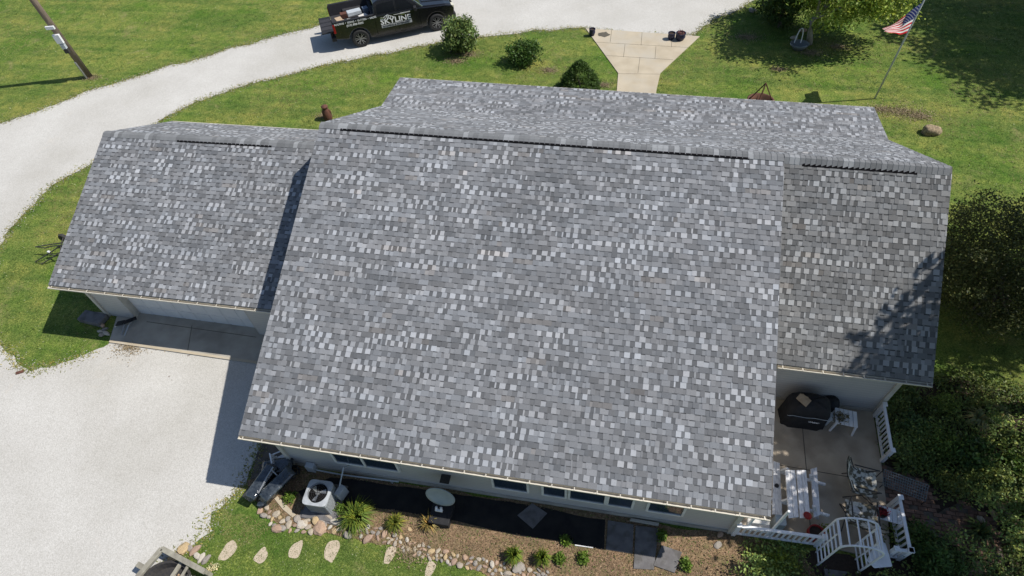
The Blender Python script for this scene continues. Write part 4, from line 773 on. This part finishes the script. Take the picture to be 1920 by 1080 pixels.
mb.tube([ap_, ap_-Vector((0, 0, .55))], .012, 5); obj('tripod', mb, 'rust', t)
B = G(1496, 93); t = thing('basket', 'grey two-handled metal basket on the ground beside the tree trunk', 'basket', B); mb = MB(); mb.lathe([(0, .0), (.2, .02), (.33, .22), (.38, .34), (.35, .34), (.30, .22), (0, .06)], B, 20, sx=1.2); obj('bowl', mb, 'wicker', t, smooth=True)
mb = MB(); mb.tube([B+Vector((-.1+.42*cos(a)*.35, .1, .3+.75*sin(a))) for a in np.linspace(0, pi, 12)], .025, 6); mb.tube([B+Vector((.44*cos(a), .02*sin(a), .3+.16*sin(a))) for a in np.linspace(pi, 2*pi, 8)], .02, 6); obj('handle', mb, 'white_paint', t)
# black wire frames beyond the garage
t = thing('garden_cart', 'thin black rod frame of a tipped garden implement beyond the garage', 'cart frame', G(100, 465)); mb = MB()
def rods(L, r=.022): mb.tube([G(u, v, z) for u, v, z in L], r, 6)
rods([(118, 455, .55), (90, 459, .5), (66, 463, .4), (84, 465, .4), (100, 461, .5), (117, 460, .55)]); rods([(112, 462, .5), (92, 475, .25), (66, 491, .06), (80, 494, .06), (96, 484, .2), (110, 475, .4)]); rods([(92, 475, .25), (104, 480, .3), (110, 474, .4)]); rods([(119, 443, .6), (114, 463, .5), (112, 485, .3)])
obj('frame', mb, 'dark_metal', t); mb = MB(); mb.lathe([(.05, -.05), (.17, -.06), (.20, 0), (.17, .06), (.05, .05)], G(119, 446, .5), 16, axis='Y'); obj('wheel', mb, 'dark_metal', t); mb = MB(); mb.box(G(91, 472, .35), (.08, .08, .05)); obj('knob', mb, 'white_plastic', t)
# beside the garage apron
mb = MB(); mb.beam(G(176, 588, .04), G(202, 590, .04), .14, .05); tag(obj('plank', mb, 'wood_old'), 'short brown plank lying against the garage corner', 'plank')
for i, (u, v, s) in enumerate([(193, 611, .14), (198, 618, .12), (192, 628, .11), (200, 626, .13), (188, 622, .10)]): rock(u, v, s, 'shaded rock piled beside the garage apron', 'rocks beside the garage apron', rr=rr)
mb = MB(); mb.box(G(175, 597, .1), (.95, .45, .2), rz=-.1); tag(obj('concrete_block', mb, 'slate', bevel=.03), 'long low grey block in the grass shade beside the garage', 'block')
B = G(237, 612, .05); t = thing('folded_chair', 'folded grey and black lounge chair lying on the garage apron', 'chair', B); mb = MB()
q = lambda x, y, z: B+Vector((x, y, z))
for L in ([q(-.35, -.1, .05), q(-.05, .05, .18), q(.25, .35, .12)], [q(-.25, .12, .12), q(.05, -.05, .15), q(.1, -.38, .04)], [q(.18, .3, .1), q(.25, -.05, .2), q(.22, -.4, .04)]): mb.tube(L, .022, 6)
obj('frame', mb, 'steel', t); mb = MB(); mb.beam(q(-.3, -.02, .12), q(.0, .03, .2), .2, .03); mb.beam(q(.02, .0, .22), q(.3, .3, .16), .16, .03); obj('cushion', mb, 'black_fabric', t, bevel=.01)
mb = MB(); mb.beam(G(30, 700, .03), G(44, 696, .03), .1, .04); tag(obj('red_scrap', mb, 'rust'), 'small reddish scrap at the lawn tip on the gravel', 'scrap')
for i, (u, v, s) in enumerate([(343, 657, .05), (349, 663, .07), (354, 667, .06), (318, 706, .05), (322, 713, .04), (257, 706, .035), (388, 663, .03), (285, 778, .03), (300, 700, .03), (378, 815, .03), (262, 777, .025)]):
    rock(u, v, s, 'small dark clod on the pale gravel below the garage', 'dark clods on the gravel', name='clod', rr=rr, me=RM_[6], sc=(s, s*.8, s*.4))
# ------------------------------------------------------------------ rear yard equipment
B = G(609, 940, .06); AZ = Matrix.Rotation(-.12, 3, 'Z')
t = lthing('air_conditioner', 'square grey outdoor air conditioner with round fan opening on a pad', 'air conditioner', B, .03); t.scale = (.82, .82, .80)
mb = MB(); w_ = .42; AR = .335
def rsq(w, r, z, n=5):
    P = []
    for cx, cy, a0 in ((w-r, w-r, 0), (-w+r, w-r, pi/2), (-w+r, -w+r, pi), (w-r, -w+r, 1.5*pi)):
        for k in range(n): a = a0+pi/2*k/(n-1); P.append(Vector((cx+r*cos(a), cy+r*sin(a), z)))
    return P
mb.prism(rsq(w_*.94, .07, .02), (0, 0, .72)); lobj('cabinet', mb, 'grey_box', t)
mb = MB(); n = 48; AN = [2*pi*k/n for k in range(n)]; rq = lambda a: w_/((abs(cos(a))**7+abs(sin(a))**7)**(1/7))
mb.add([(rq(a)*cos(a), rq(a)*sin(a), z_) for z_ in (.80, .72) for a in AN]+[(AR*cos(a), AR*sin(a), z_) for z_ in (.82, .745) for a in AN], [(i+p, (i+1) % n+p, (i+1) % n+q_, i+q_) for p, q_ in ((0, n), (0, 2*n), (2*n, 3*n)) for i in range(n)]); lobj('top_panel', mb, 'ac_grey', t)
mb = MB(); mb.lathe([(0, .745), (.315, .745)], n=28); lobj('fan_well', mb, 'black', t); mb = MB(); mb.lathe([(0, .79), (.07, .79), (.07, .76)], n=14)
for k in range(3):
    a = 2*pi*k/3+.3; mb.add([(.05*cos(a), .05*sin(a), .765), (.28*cos(a-.25), .28*sin(a-.25), .758), (.28*cos(a+.3), .28*sin(a+.3), .782), (.05*cos(a+.8), .05*sin(a+.8), .775)], [(0, 1, 2, 3)])
lobj('fan', mb, 'steel', t); mb = MB()
for r_ in (.08, .14, .2, .26, .31): mb.tube([(r_*cos(a), r_*sin(a), .825) for a in np.linspace(0, 2*pi, 28)], .004, 4)
for a in np.linspace(0, pi, 3)[:-1]: mb.tube([(-.31*cos(a+.1), -.31*sin(a+.1), .825), (.31*cos(a+.1), .31*sin(a+.1), .825)], .006, 4)
lobj('guard', mb, 'dark_metal', t); mb = MB()
for k in range(7):
    for s in (-1, 1): mb.box((0, s*.398, .10+k*.09), (.74, .01, .02)); mb.box((s*.398, 0, .10+k*.09), (.01, .74, .02))
lobj('louvre', mb, 'dark_metal', t)
mb = MB(); mb.box((B.x, B.y, .03), (1.0, 1.0, .07), rz=.03); tag(obj('equipment_pad', mb, 'slate'), 'grey pad under the air conditioner', 'pad')
mb = MB(); q = G(640, 925, .2); mb.box((q.x+.02, q.y, .25), (.16, .3, .4), rz=-.3); mb.tube([q+Vector((.0, .1, .3)), q+Vector((.05, .5, .6)), q+Vector((.1, .75, .2))], .02, 8); tag(obj('disconnect_box', mb, 'grey_box'), 'small grey service box and hose right of the air conditioner', 'box')
# black wrapped pile
t = thing('wrapped_pile', 'pile of shingle bundles in shiny black wrap by the rear corner', 'pile', G(505, 920)); rs = random.Random(3)
def bun(u, v, z, d, rz, m='black_wrap'):
    p = G(u, v, z); mb = MB(); nx, ny = 10, 6; P = []
    for zz in (-1, 1):
        for j in range(ny+1):
            for i in range(nx+1):
                x, y = i/nx-.5, j/ny-.5; e = min(1, (0.5-abs(x))*8+.25)*min(1, (.5-abs(y))*6+.25); P.append(p+Matrix.Rotation(rz, 3, 'Z')@Vector((x*d[0], y*d[1], zz*d[2]/2*(.55+.45*e)+rs.uniform(-.006, .006))))
    n1 = (nx+1)*(ny+1); F = []
    for j in range(ny):
        for i in range(nx):
            a = j*(nx+1)+i; F += [(a, a+1, a+nx+2, a+nx+1), (a+n1, a+1+n1, a+nx+2+n1, a+nx+1+n1)]
    ed = [(i, i+1) for i in range(nx)]+[(ny*(nx+1)+i, ny*(nx+1)+i+1) for i in range(nx)]+[(j*(nx+1), (j+1)*(nx+1)) for j in range(ny)]+[(j*(nx+1)+nx, (j+1)*(nx+1)+nx) for j in range(ny)]
    F += [(a, b, b+n1, a+n1) for a, b in ed]; mb.add(P, F); obj('bundle', mb, m, t, smooth=True)
for k in range(4): bun(487+k*1, 908-k*2, .08+.15*k, (1.0, .34, .14), 1.22+.04*k)
for k in range(4): bun(517+k, 913-k*2, .08+.15*k, (1.0, .36, .14), 1.18-.03*k)
for k in range(3): bun(520, 874, .08+.15*k, (.85, .42, .14), .30)
mb = MB(); mb.tube([G(484, 925, .64), G(500, 895, .66), G(512, 876, .62)], .022, 6); mb.tube([G(508, 880, .63), G(530, 902, .5)], .018, 6); obj('strap', mb, 'steel', t)
B = G(548, 893); t = thing('tool_heap', 'dark heap of hoses and tools between the wrapped pile and the wall', 'heap', B); mb = MB()
for k in range(9):
    c = B+Vector((rs.uniform(-.3, .3), rs.uniform(-.25, .25), rs.uniform(.08, .3))); r0 = rs.uniform(.08, .2); mb.tube([c+Vector((r0*cos(a), r0*sin(a), .04*sin(3*a))) for a in np.linspace(0, 2*pi*rs.uniform(.6, 1), 12)], .025, 6)
obj('hose', mb, 'black_fabric', t)
def chair_plastic(label, B, rz, s=1):
    t = lthing('plastic_chair', label, 'chair', B, rz); mb = MB(); mb.slab([(-.24, -.22, .42), (.24, -.22, .42), (.21, .22, .40), (-.21, .22, .40)], .025); lobj('seat', mb, 'white_plastic', t, bevel=.008)
    mb = MB()
    for k in range(6): x = -.2+.08*k; mb.beam((x, .22, .42), (x*1.1, .34, .84), .045, .015)
    mb.beam((-.25, .35, .86), (.25, .35, .86), .05, .05); lobj('backrest', mb, 'white_plastic', t); mb = MB()
    for s_ in (-1, 1): mb.beam((s_*.27, -.2, .62), (s_*.26, .3, .66), .05, .03)
    lobj('armrest', mb, 'white_plastic', t)
    for x in (-.24, .24):
        for y in (-.2, .22): mb = MB(); mb.beam((x, y, .42), (x*1.15, y*1.2, 0), .045); lobj('leg', mb, 'white_plastic', t)
    t.scale = (s,)*3; return t
chair_plastic('white plastic chair tucked by the left rear corner of the house', G(536, 868), 2.2, .66)
# satellite dish on a low dark stand
RC = G(827, 928, .95); t = thing('satellite_dish', 'oval grey satellite dish with white receiver on a dark stand by the rear wall', 'satellite dish', Vector((RC.x, RC.y, 0))); nrm_ = Vector((-.05, -1, .26)).normalized(); ax = Vector((1, 0, 0)); ay = nrm_.cross(ax).normalized(); ax = ay.cross(nrm_)
mb = MB(); V = []; F = []; nr_ = 6
for side in (0, .02):
    for i in range(nr_+1):
        r0 = i/nr_
        for k in range(36): a = 2*pi*k/36; V.append(RC+ax*(.40*r0*cos(a))+ay*(.36*r0*sin(a))+nrm_*(.07*r0*r0-side))
n1 = (nr_+1)*36
for o_ in (0, n1):
    for i in range(nr_):
        for k in range(36): F.append((o_+i*36+k, o_+i*36+(k+1) % 36, o_+(i+1)*36+(k+1) % 36, o_+(i+1)*36+k))
F += [(nr_*36+k, nr_*36+(k+1) % 36, n1+nr_*36+(k+1) % 36, n1+nr_*36+k) for k in range(36)]
mb.add(V, F); obj('reflector', mb, 'table_grey', t, smooth=True)
base = Vector((RC.x, RC.y+.08, 0)); mb = MB(); mb.tube([base, base+Vector((0, 0, .9)), RC-nrm_*.03], .03, 10); obj('mast', mb, 'dark_metal', t)
LN = G(823, 957, .50); mb = MB(); mb.tube([RC-ay*.32*(1 if ay.z > 0 else -1), LN], .018, 8); obj('arm', mb, 'dark_metal', t)
mb = MB(); mb.box(LN, (.20, .06, .07)); mb.tube([LN+Vector((-.07, 0, .0)), LN+Vector((-.07, .05, .1))], .035, 8); mb.tube([LN+Vector((.06, 0, .0)), LN+Vector((.06, .05, .1))], .035, 8); obj('receiver', mb, 'white_plastic', t, bevel=.008)
mb = MB(); mb.box(Vector((RC.x-.05, RC.y-.22, .13)), (.56, .62, .26)); obj('stand', mb, 'black_fabric', t, bevel=.02)
# ------------------------------------------------------------------ timber frame at the bottom
t = thing('timber_frame', 'weathered grey timber frame around a dark planter at the bottom edge', 'timber frame', G(310, 1062)); mb = MB()
for a, b_, z in (((304, 1029), (258, 1082), .45), ((304, 1029), (384, 1072), .45), ((258, 1058), (275, 1068), .40)): mb.beam(G(*a, z), G(*b_, z), .13, .09)
mb.beam(G(340, 1055, .3), G(322, 1082, .3), .10, .06); mb.beam(G(352, 1062, .42), G(338, 1085, .42), .07, .05)
obj('rail', mb, 'wood_old', t, bevel=.008); mb = MB()
for q_ in ((304, 1029), (262, 1078), (382, 1071)): p = G(*q_, .4); mb.box((p.x, p.y, .2), (.10, .10, .4))
obj('post', mb, 'wood_old', t)
B = G(322, 1098, .0); t = thing('planter_tub', 'dark tub inside the timber frame at the bottom edge', 'tub', B); mb = MB(); mb.lathe([(0, 0), (.42, 0), (.50, .30), (.52, .32), (.46, .32), (.4, .15), (0, .15)], B, 28, sx=1.3); obj('tub', mb, 'dark_metal', t)
V, C, P = blob(B+Vector((.32, .12, .33)), (.16, .12, .06), 12, 12, .07, (.55, .45, .30), 3, clr=.03); o = fast('flower_bunch', V, 'leaf', C, None, org=B); tag(o, 'pale yellow and pink flowers in the dark tub', 'flowers')
V, C, P = blob(B+Vector((.62, .16, .30)), (.22, .12, .06), 16, 10, .09, (.45, .50, .48), 4, clr=.03, aspect=.15); o = fast('silver_plant', V, 'leaf', C, None, org=B); tag(o, 'silvery narrow-leaved plant at the right of the dark tub', 'plant')
V, C, P = blob(G(400, 1063, .08), (.16, .09, .05), 16, 10, .05, (.62, .60, .38), 8, clr=.03); o = fast('pale_flower', V, 'leaf', C, None, org=G(400, 1063)); tag(o, 'creamy white flower spike on the lawn right of the timber frame', 'flower')
# ------------------------------------------------------------------ patio furniture
PZ = .06
def slabpx(mb, px, z, th): mb.slab([G(u, v, z) for u, v in px], th)
t = thing('picnic_table', 'weathered white wooden picnic table with attached benches on the patio', 'picnic table', G(1497, 925, PZ)); z = .78
for px in ([(1472, 881), (1491, 881), (1498, 969), (1479, 971)], [(1493, 881), (1512, 881), (1520, 970), (1500, 971)]):
    for k in range(2):
        f = lambda a, b, q: (a[0]+(b[0]-a[0])*q, a[1]+(b[1]-a[1])*q); a, b, c, d = px; q0, q1 = k*.5+.01, k*.5+.485; mb = MB(); slabpx(mb, [f(a, b, q0), f(a, b, q1), f(d, c, q1), f(d, c, q0)], z, .04); obj('tabletop_plank', mb, 'white_wood', t, bevel=.006)
for px in ([(1520, 879), (1532, 876), (1538, 965), (1526, 970)], [(1450, 864), (1462, 868), (1467, 966), (1448, 964)]): mb = MB(); slabpx(mb, px, .47, .045); obj('bench_seat', mb, 'white_wood', t, bevel=.006)
for v, u in ((893, 1492), (950, 1497)):
    c = G(u, v, .42); mb = MB(); mb.beam(c+Vector((-.78, .11, 0)), c+Vector((.72, -.11, 0)), .05, .09)
    for s in (-1, 1): mb.beam(c+Vector((s*.28, -s*.04, .30)), Vector((c.x+s*.55, c.y-s*.08, PZ)), .05, .09)
    obj('leg', mb, 'white_wood', t)
def camo_chair(label, px, back, rz):
    B = G(*px, PZ); t = lthing('camp_chair', label, 'camp chair', B, rz, 'folding camp chairs on the patio'); t.scale = (1.12,)*3; mb = MB(); n = 5; V = []
    for j in range(n+1):
        for i in range(n+1): x, y = i/n-.5, j/n-.5; V.append((x*.52, y*.48, .42-.07*(1-4*x*x)*(1-4*y*y)+.02*y))
    for j in range(1, n+1):
        for i in range(n+1): x = i/n-.5; V.append((x*.54, .24+.20*j/n, .43+.46*j/n-.0)); 
    for k in range(len(V)-(n+1)*n, len(V)): x, y, z_ = V[k]; V[k] = (x, y+.05*(1-16*((x/.54)**4)), z_)
    F = [(j*(n+1)+i, j*(n+1)+i+1, (j+1)*(n+1)+i+1, (j+1)*(n+1)+i) for j in range(2*n) for i in range(n)]; V += [(x_, y_+.015, z_-.02) for x_, y_, z_ in V]; N_ = len(V)//2; F += [tuple(i_+N_ for i_ in f_) for f_ in F]; V = [(x_*1.25, y_*1.08, z_) for x_, y_, z_ in V]; mb.add(V, F); lobj('fabric', mb, 'camo', t, recalc=False, smooth=True); mb = MB()
    for s in (-1, 1):
        mb.tube([(s*.30, -.30, 0), (s*.27, .26, .5), (s*.28, .46, .90)], .012, 6); mb.tube([(s*.30, .34, 0), (s*.27, -.25, .62)], .012, 6); mb.tube([(s*.27, -.26, .62), (s*.27, .28, .63)], .016, 6)
    mb.tube([(-.30, -.3, .02), (.28, .3, .4)], .01, 6); mb.tube([(.30, -.3, .02), (-.28, .3, .4)], .01, 6); lobj('frame', mb, 'dark_metal', t); return t
camo_chair('camouflage camp chair, the farther from the arbor of the two', (1608, 917), 0, 1.45)
camo_chair('camouflage camp chair with a white cloth on its seat, nearer the arbor', (1602, 975), 0, 3.05)
mb = MB(); c = G(1606, 952, .48); mb.slab([c+Vector((.20*cos(a)*(1+.2*sin(3*a)), .15*sin(a), .02*sin(2*a))) for a in np.linspace(0, 2*pi, 13)[:-1]], .03); tag(obj('white_cushion', mb, 'cloth_white', bevel=.01), 'white cloth lying on the seat of the nearer camp chair', 'cloth')
# small side table, pots
def small_table(label, px, w_, d_, h, rz, m='white_paint', grp=None):
    B = G(*px, PZ); t = lthing('side_table', label, 'side table', B, rz, grp); mb = MB()
    for k in range(5): mb.box((-w_/2+w_*(k+.5)/5, 0, h), (w_/5-.012, d_, .022))
    lobj('tabletop', mb, m, t)
    for x in (-1, 1):
        for y in (-1, 1): mb = MB(); mb.beam((x*w_*.42, y*d_*.42, h), (x*w_*.5, y*d_*.5, 0), .05); lobj('leg', mb, m, t)
    return t
small_table('small white slatted table with a dried plant by the covered grill', (1575, 797), .58, .50, .46, -.1)
V, C, P = blob(G(1580, 783, .56), (.16, .14, .08), 20, 14, .06, (.16, .15, .09), 31, clr=.04, zmin=.4); o = fast('dried_plant', V, 'leaf', C, None, org=G(1580, 783, .49)); tag(o, 'dried brown plant standing on the small slatted table', 'plant')
small_table('low white side table by the right railing holding a red-flowered pot', (1655, 975), .58, .36, .40, -.15)
B = G(1650, 964, .42); pot('flower_pot', 'pot of dark red flowers on the low side table', B, .13, .14, 'dark_metal', 'soil_dark')
V, C, P = blob(B+Vector((0, 0, .17)), (.13, .13, .07), 22, 12, .045, (.22, .02, .025), 32, clr=.03); o = fast('red_flowers', V, 'leaf', C, None, org=B); tag(o, 'mass of dark red flowers in the pot on the side table', 'flowers')
pot('flower_pot', 'bright red round pot beside the picket railing near the arbor', G(1524, 1005, PZ), .20, .30, 'pot_red', 'soil_dark')
V, C, P = blob(G(1543, 992, .18), (.16, .1, .1), 14, 10, .07, (.16, .19, .03), 33, clr=.05, zmin=.05); o = fast('weed', V, 'leaf', C, None, org=G(1543, 992)); tag(o, 'yellowish green sprig right of the red pot', 'plant')
B = G(1513, 968, .78); mb = MB(); mb.lathe([(0, 0), (.07, 0), (.10, .05), (.095, .05), (.06, .012), (0, .012)], B, 18); tag(obj('glass_dish', mb, 'pot_red'), 'small reddish dish on the near end of the picnic table', 'dish')
B = G(1456, 911, .47); mb = MB(); mb.lathe([(0, 0), (.055, 0), (.055, .03), (.04, .03), (.04, .012), (0, .012)], B, 16); tag(obj('ashtray', mb, 'dark_metal'), 'small dark round ashtray on the left bench', 'ashtray')
# covered grill
B = G(1503, 800, PZ); t = thing('covered_grill', 'large grill under a black cover against the wing wall', 'grill', B); mb = MB(); nx = 22; V = []; sec = [(0, 1.0), (.5, 1.02), (.8, .97), (.93, .80), (1.0, .45), (1.04, 0)]
prof = [(1.04, 0.0), (1.0, .35), (.98, .70), (.90, .88), (.66, 1.02), (.3, 1.06), (0, 1.07)]
for r_, z_ in prof:
    for k in range(32):
        a = 2*pi*k/32; ca, sa = cos(a), sin(a); ex = .45; X_ = math.copysign(abs(ca)**ex, ca); Y_ = math.copysign(abs(sa)**ex, sa); fold = 1+.035*sin(a*9)*(1-z_)
        V.append(B+Vector((X_*.58*r_*fold+.0, Y_*.34*r_*fold+.28, z_+.02*sin(5*a))))
F = [(i*32+k, i*32+(k+1) % 32, (i+1)*32+(k+1) % 32, (i+1)*32+k) for i in range(len(prof)-1) for k in range(32)]; mb.add(V, F); obj('cover', mb, 'black_fabric', t, smooth=True)
mb = MB(); mb.tube([B+Vector((.60*cos(a)*1.0, .28-.37, .70+.02*sin(6*a))) for a in np.linspace(pi, 0, 10)], .008, 5); obj('piping', mb, 'steel', t)
mb = MB(); vs, fs = text_mb('Weber', .10); mb.add([B+Vector((.02+a, -.085-c, .44+b)) for a, b, c in vs], fs); obj('emblem', mb, 'decal', t, recalc=False)
mb = MB(); c = G(1507, 750, 1.13); mb.prism([c+Vector(v) for v in ((-.20, .02, 0), (-.02, .17, .04), (.20, 0, .0), (.04, -.20, -.02))], (0, 0, .015)); mb.prism([c+Vector(v) for v in ((-.20, .02, .03), (-.09, .15, .07), (.12, .07, .05), (-.02, .0, .03))], (0, 0, .01)); tag(obj('paper_bag', mb, 'cardboard'), 'flattened tan paper bag lying on the covered grill', 'paper bag')
B = G(1543, 790, PZ); mb = MB(); mb.lathe([(0, 0), (.14, 0), (.16, .32), (.17, .34), (.17, .36), (0, .37)], B, 22); tag(obj('bucket', mb, 'dish_white', smooth=False), 'white lidded bucket standing between grill and small table', 'bucket')
B = G(1550, 768, PZ); mb = MB(); mb.lathe([(0, 0), (.2, 0), (.22, .4), (.16, .55), (0, .58)], B, 18); tag(obj('gas_bottle', mb, 'black_fabric', smooth=True), 'dark covered gas bottle right behind the grill', 'gas bottle')
# swing seat under the eave, white posts and a small white bin
t = thing('garden_swing', 'white cushioned swing bench under the corner of the rear eave', 'swing', G(1412, 1000, PZ)); mb = MB()
slabpx(mb, [(1401, 973), (1443, 979), (1445, 1000), (1399, 992)], .50, .08); obj('cushion', mb, 'cloth_white', t, bevel=.02)
mb = MB(); slabpx(mb, [(1402, 970), (1444, 976), (1443, 984), (1401, 979)], .78, .06); obj('backrest', mb, 'cloth_white', t, bevel=.02); mb = MB()
for u, v in ((1399, 990), (1446, 996)): p = G(u, v, .5); mb.box((p.x, p.y, 1.0), (.05, .05, 1.9))
mb.beam(G(1399, 990, .42), G(1446, 996, .42), .05, .06); obj('frame', mb, 'white_paint', t)
B = G(1451, 990, PZ); mb = MB(); mb.prism(rsq(.13, .05, 0), (0, 0, .62)); o = obj('white_bin', mb, 'table_grey', org=Z0, bevel=.01); o.location = B; tag(o, 'narrow pale blue-white bin beside the swing bench', 'bin')
# railings
def railing(label, a, b_, h=.64, n=None, z0=PZ):
    A, B = Vector((a.x, a.y, z0)), Vector((b_.x, b_.y, z0)); L = (B-A).length; n = n or max(3, int(L/.13)); t = thing('picket_railing', label, 'railing', A, 0, 'white picket railings round the patio'); mb = MB(); U = Vector((0, 0, 1))
    mb.beam(A+U*h, B+U*h, .075, .035); mb.beam(A+U*.1, B+U*.1, .05, .05); obj('rail', mb, 'white_paint', t); m0 = None
    for k in range(n):
        p = A.lerp(B, (k+.5)/n)
        if m0 is None: mb = MB(); mb.beam(Vector((0, 0, .1)), Vector((0, 0, h-.01)), .035, .035, up=(B-A).normalized()); m0 = lobj('picket', mb, 'white_paint', t); m0.location = p-A
        else: c = m0.copy(); link(c, t); c.location = p-A
    for p in (A, B):
        mb = MB(); mb.box(p+U*(h/2+.02), (.09, .09, h+.06)); mb.box(p+U*(h+.07), (.12, .12, .03)); obj('post', mb, 'white_paint', t)
    return t
railing('long white picket railing from the swing bench to the arbor', G(1373, 1003), G(1527, 1024))
railing('white picket railing at the wing corner, upper right side of the patio', G(1638, 782), G(1651, 866)); railing('white picket railing on the lower right side of the patio by the side table', G(1664, 952), G(1682, 1048)); railing('short white picket railing stub at the lower right patio corner', G(1656, 1046), G(1681, 1049), n=3)
# arbor
BL_ = G(1532, 1060); BR_ = G(1607, 1074); wv_ = BR_-BL_; dp = Vector((-wv_.y, wv_.x, 0)).normalized()*.62
t = thing('arbor', 'white arched garden arbor with lattice sides at the patio entrance', 'arbor', BL_); hs = 1.46; U = Vector((0, 0, 1))
for nm, p in (('lattice_side', BL_), ('lattice_side', BR_)):
    mb = MB()
    for k in range(3): q = p+dp*(k/2); mb.beam(q, q+U*hs, .035 if k in (0, 2) else .02, .03, up=dp)
    for k in range(7): z_ = .12+k*.24; mb.beam(p+U*z_, p+dp+U*z_, .03, .025)
    obj(nm, mb, 'white_paint', t)
for s in (0, 1):
    mb = MB(); pts = [BL_.lerp(BR_, .5-.5*cos(a))+dp*s+U*(hs+.36*sin(a)) for a in np.linspace(0, pi, 15)]
    for a, b_ in zip(pts, pts[1:]): mb.beam(a, b_, .04, .035, up=dp)
    obj('arch', mb, 'white_paint', t)
mb = MB()
for a in np.linspace(.3, pi-.3, 6): q = BL_.lerp(BR_, .5-.5*cos(a))+U*(hs+.36*sin(a)); mb.beam(q, q+dp, .03, .025)
obj('cross_bar', mb, 'white_paint', t)
t = thing('folding_table', 'white plastic board leaning low behind the arbor by the railing', 'table board', G(1655, 1055)); mb = MB(); slabpx(mb, [(1645, 1013), (1661, 1018), (1674, 1062), (1640, 1065), (1625, 1050)], .5, .04); obj('tabletop', mb, 'white_plastic', t, bevel=.02)
mb = MB()
for u, v in ((1648, 1022), (1664, 1056), (1634, 1052)): p = G(u, v, .46); mb.beam(p, Vector((p.x, p.y, 0)), .03)
obj('leg', mb, 'steel', t)
mb = MB(); slabpx(mb, [(1545, 1066), (1590, 1072), (1582, 1082), (1548, 1080)], .06, .06); tag(obj('threshold_stone', mb, 'slate'), 'grey flat stone on the ground under the arbor', 'stone')
# wire trellis panel lying over the brick path
t = thing('wire_trellis', 'dark wire grid panel propped over the brick path beside the patio', 'trellis', G(1697, 905)); mb = MB(); q4 = [G(1658, 880, .55), G(1741, 910, .55), G(1735, 940, .25), G(1655, 909, .25)]
for k in range(19): s = k/18; mb.beam(q4[0].lerp(q4[1], s), q4[3].lerp(q4[2], s), .012)
for k in range(7): s = k/6; mb.beam(q4[0].lerp(q4[3], s), q4[1].lerp(q4[2], s), .014)
obj('grid', mb, 'wicker', t); mb = MB()
for p in q4: mb.tube([p, Vector((p.x, p.y, 0))], .012, 5)
obj('leg', mb, 'dark_metal', t)
# laid bricks of the side path
rs = random.Random(12); pp = [(p.x, p.y) for p in path_poly]; mb = MB(); X0, X1 = min(p[0] for p in pp), max(p[0] for p in pp); Y0, Y1 = min(p[1] for p in pp), max(p[1] for p in pp)
i = 0; y = Y0
while y < Y1:
    x = X0+(i % 2)*.11
    while x < X1:
        if inpoly(np.array([x]), np.array([y]), pp)[0] and rs.random() < .85: g = rs.uniform(.6, 1.25); mb.box((x, y, .022), (.20, .095, .03), rz=rs.uniform(-.06, .06), col=(.20*g, .12*g, .085*g))
        x += .22
    y += .112; i += 1
MT['brick_tone'] = MT['rock']; tag(obj('brick_paving', mb, 'rock'), kind='structure')
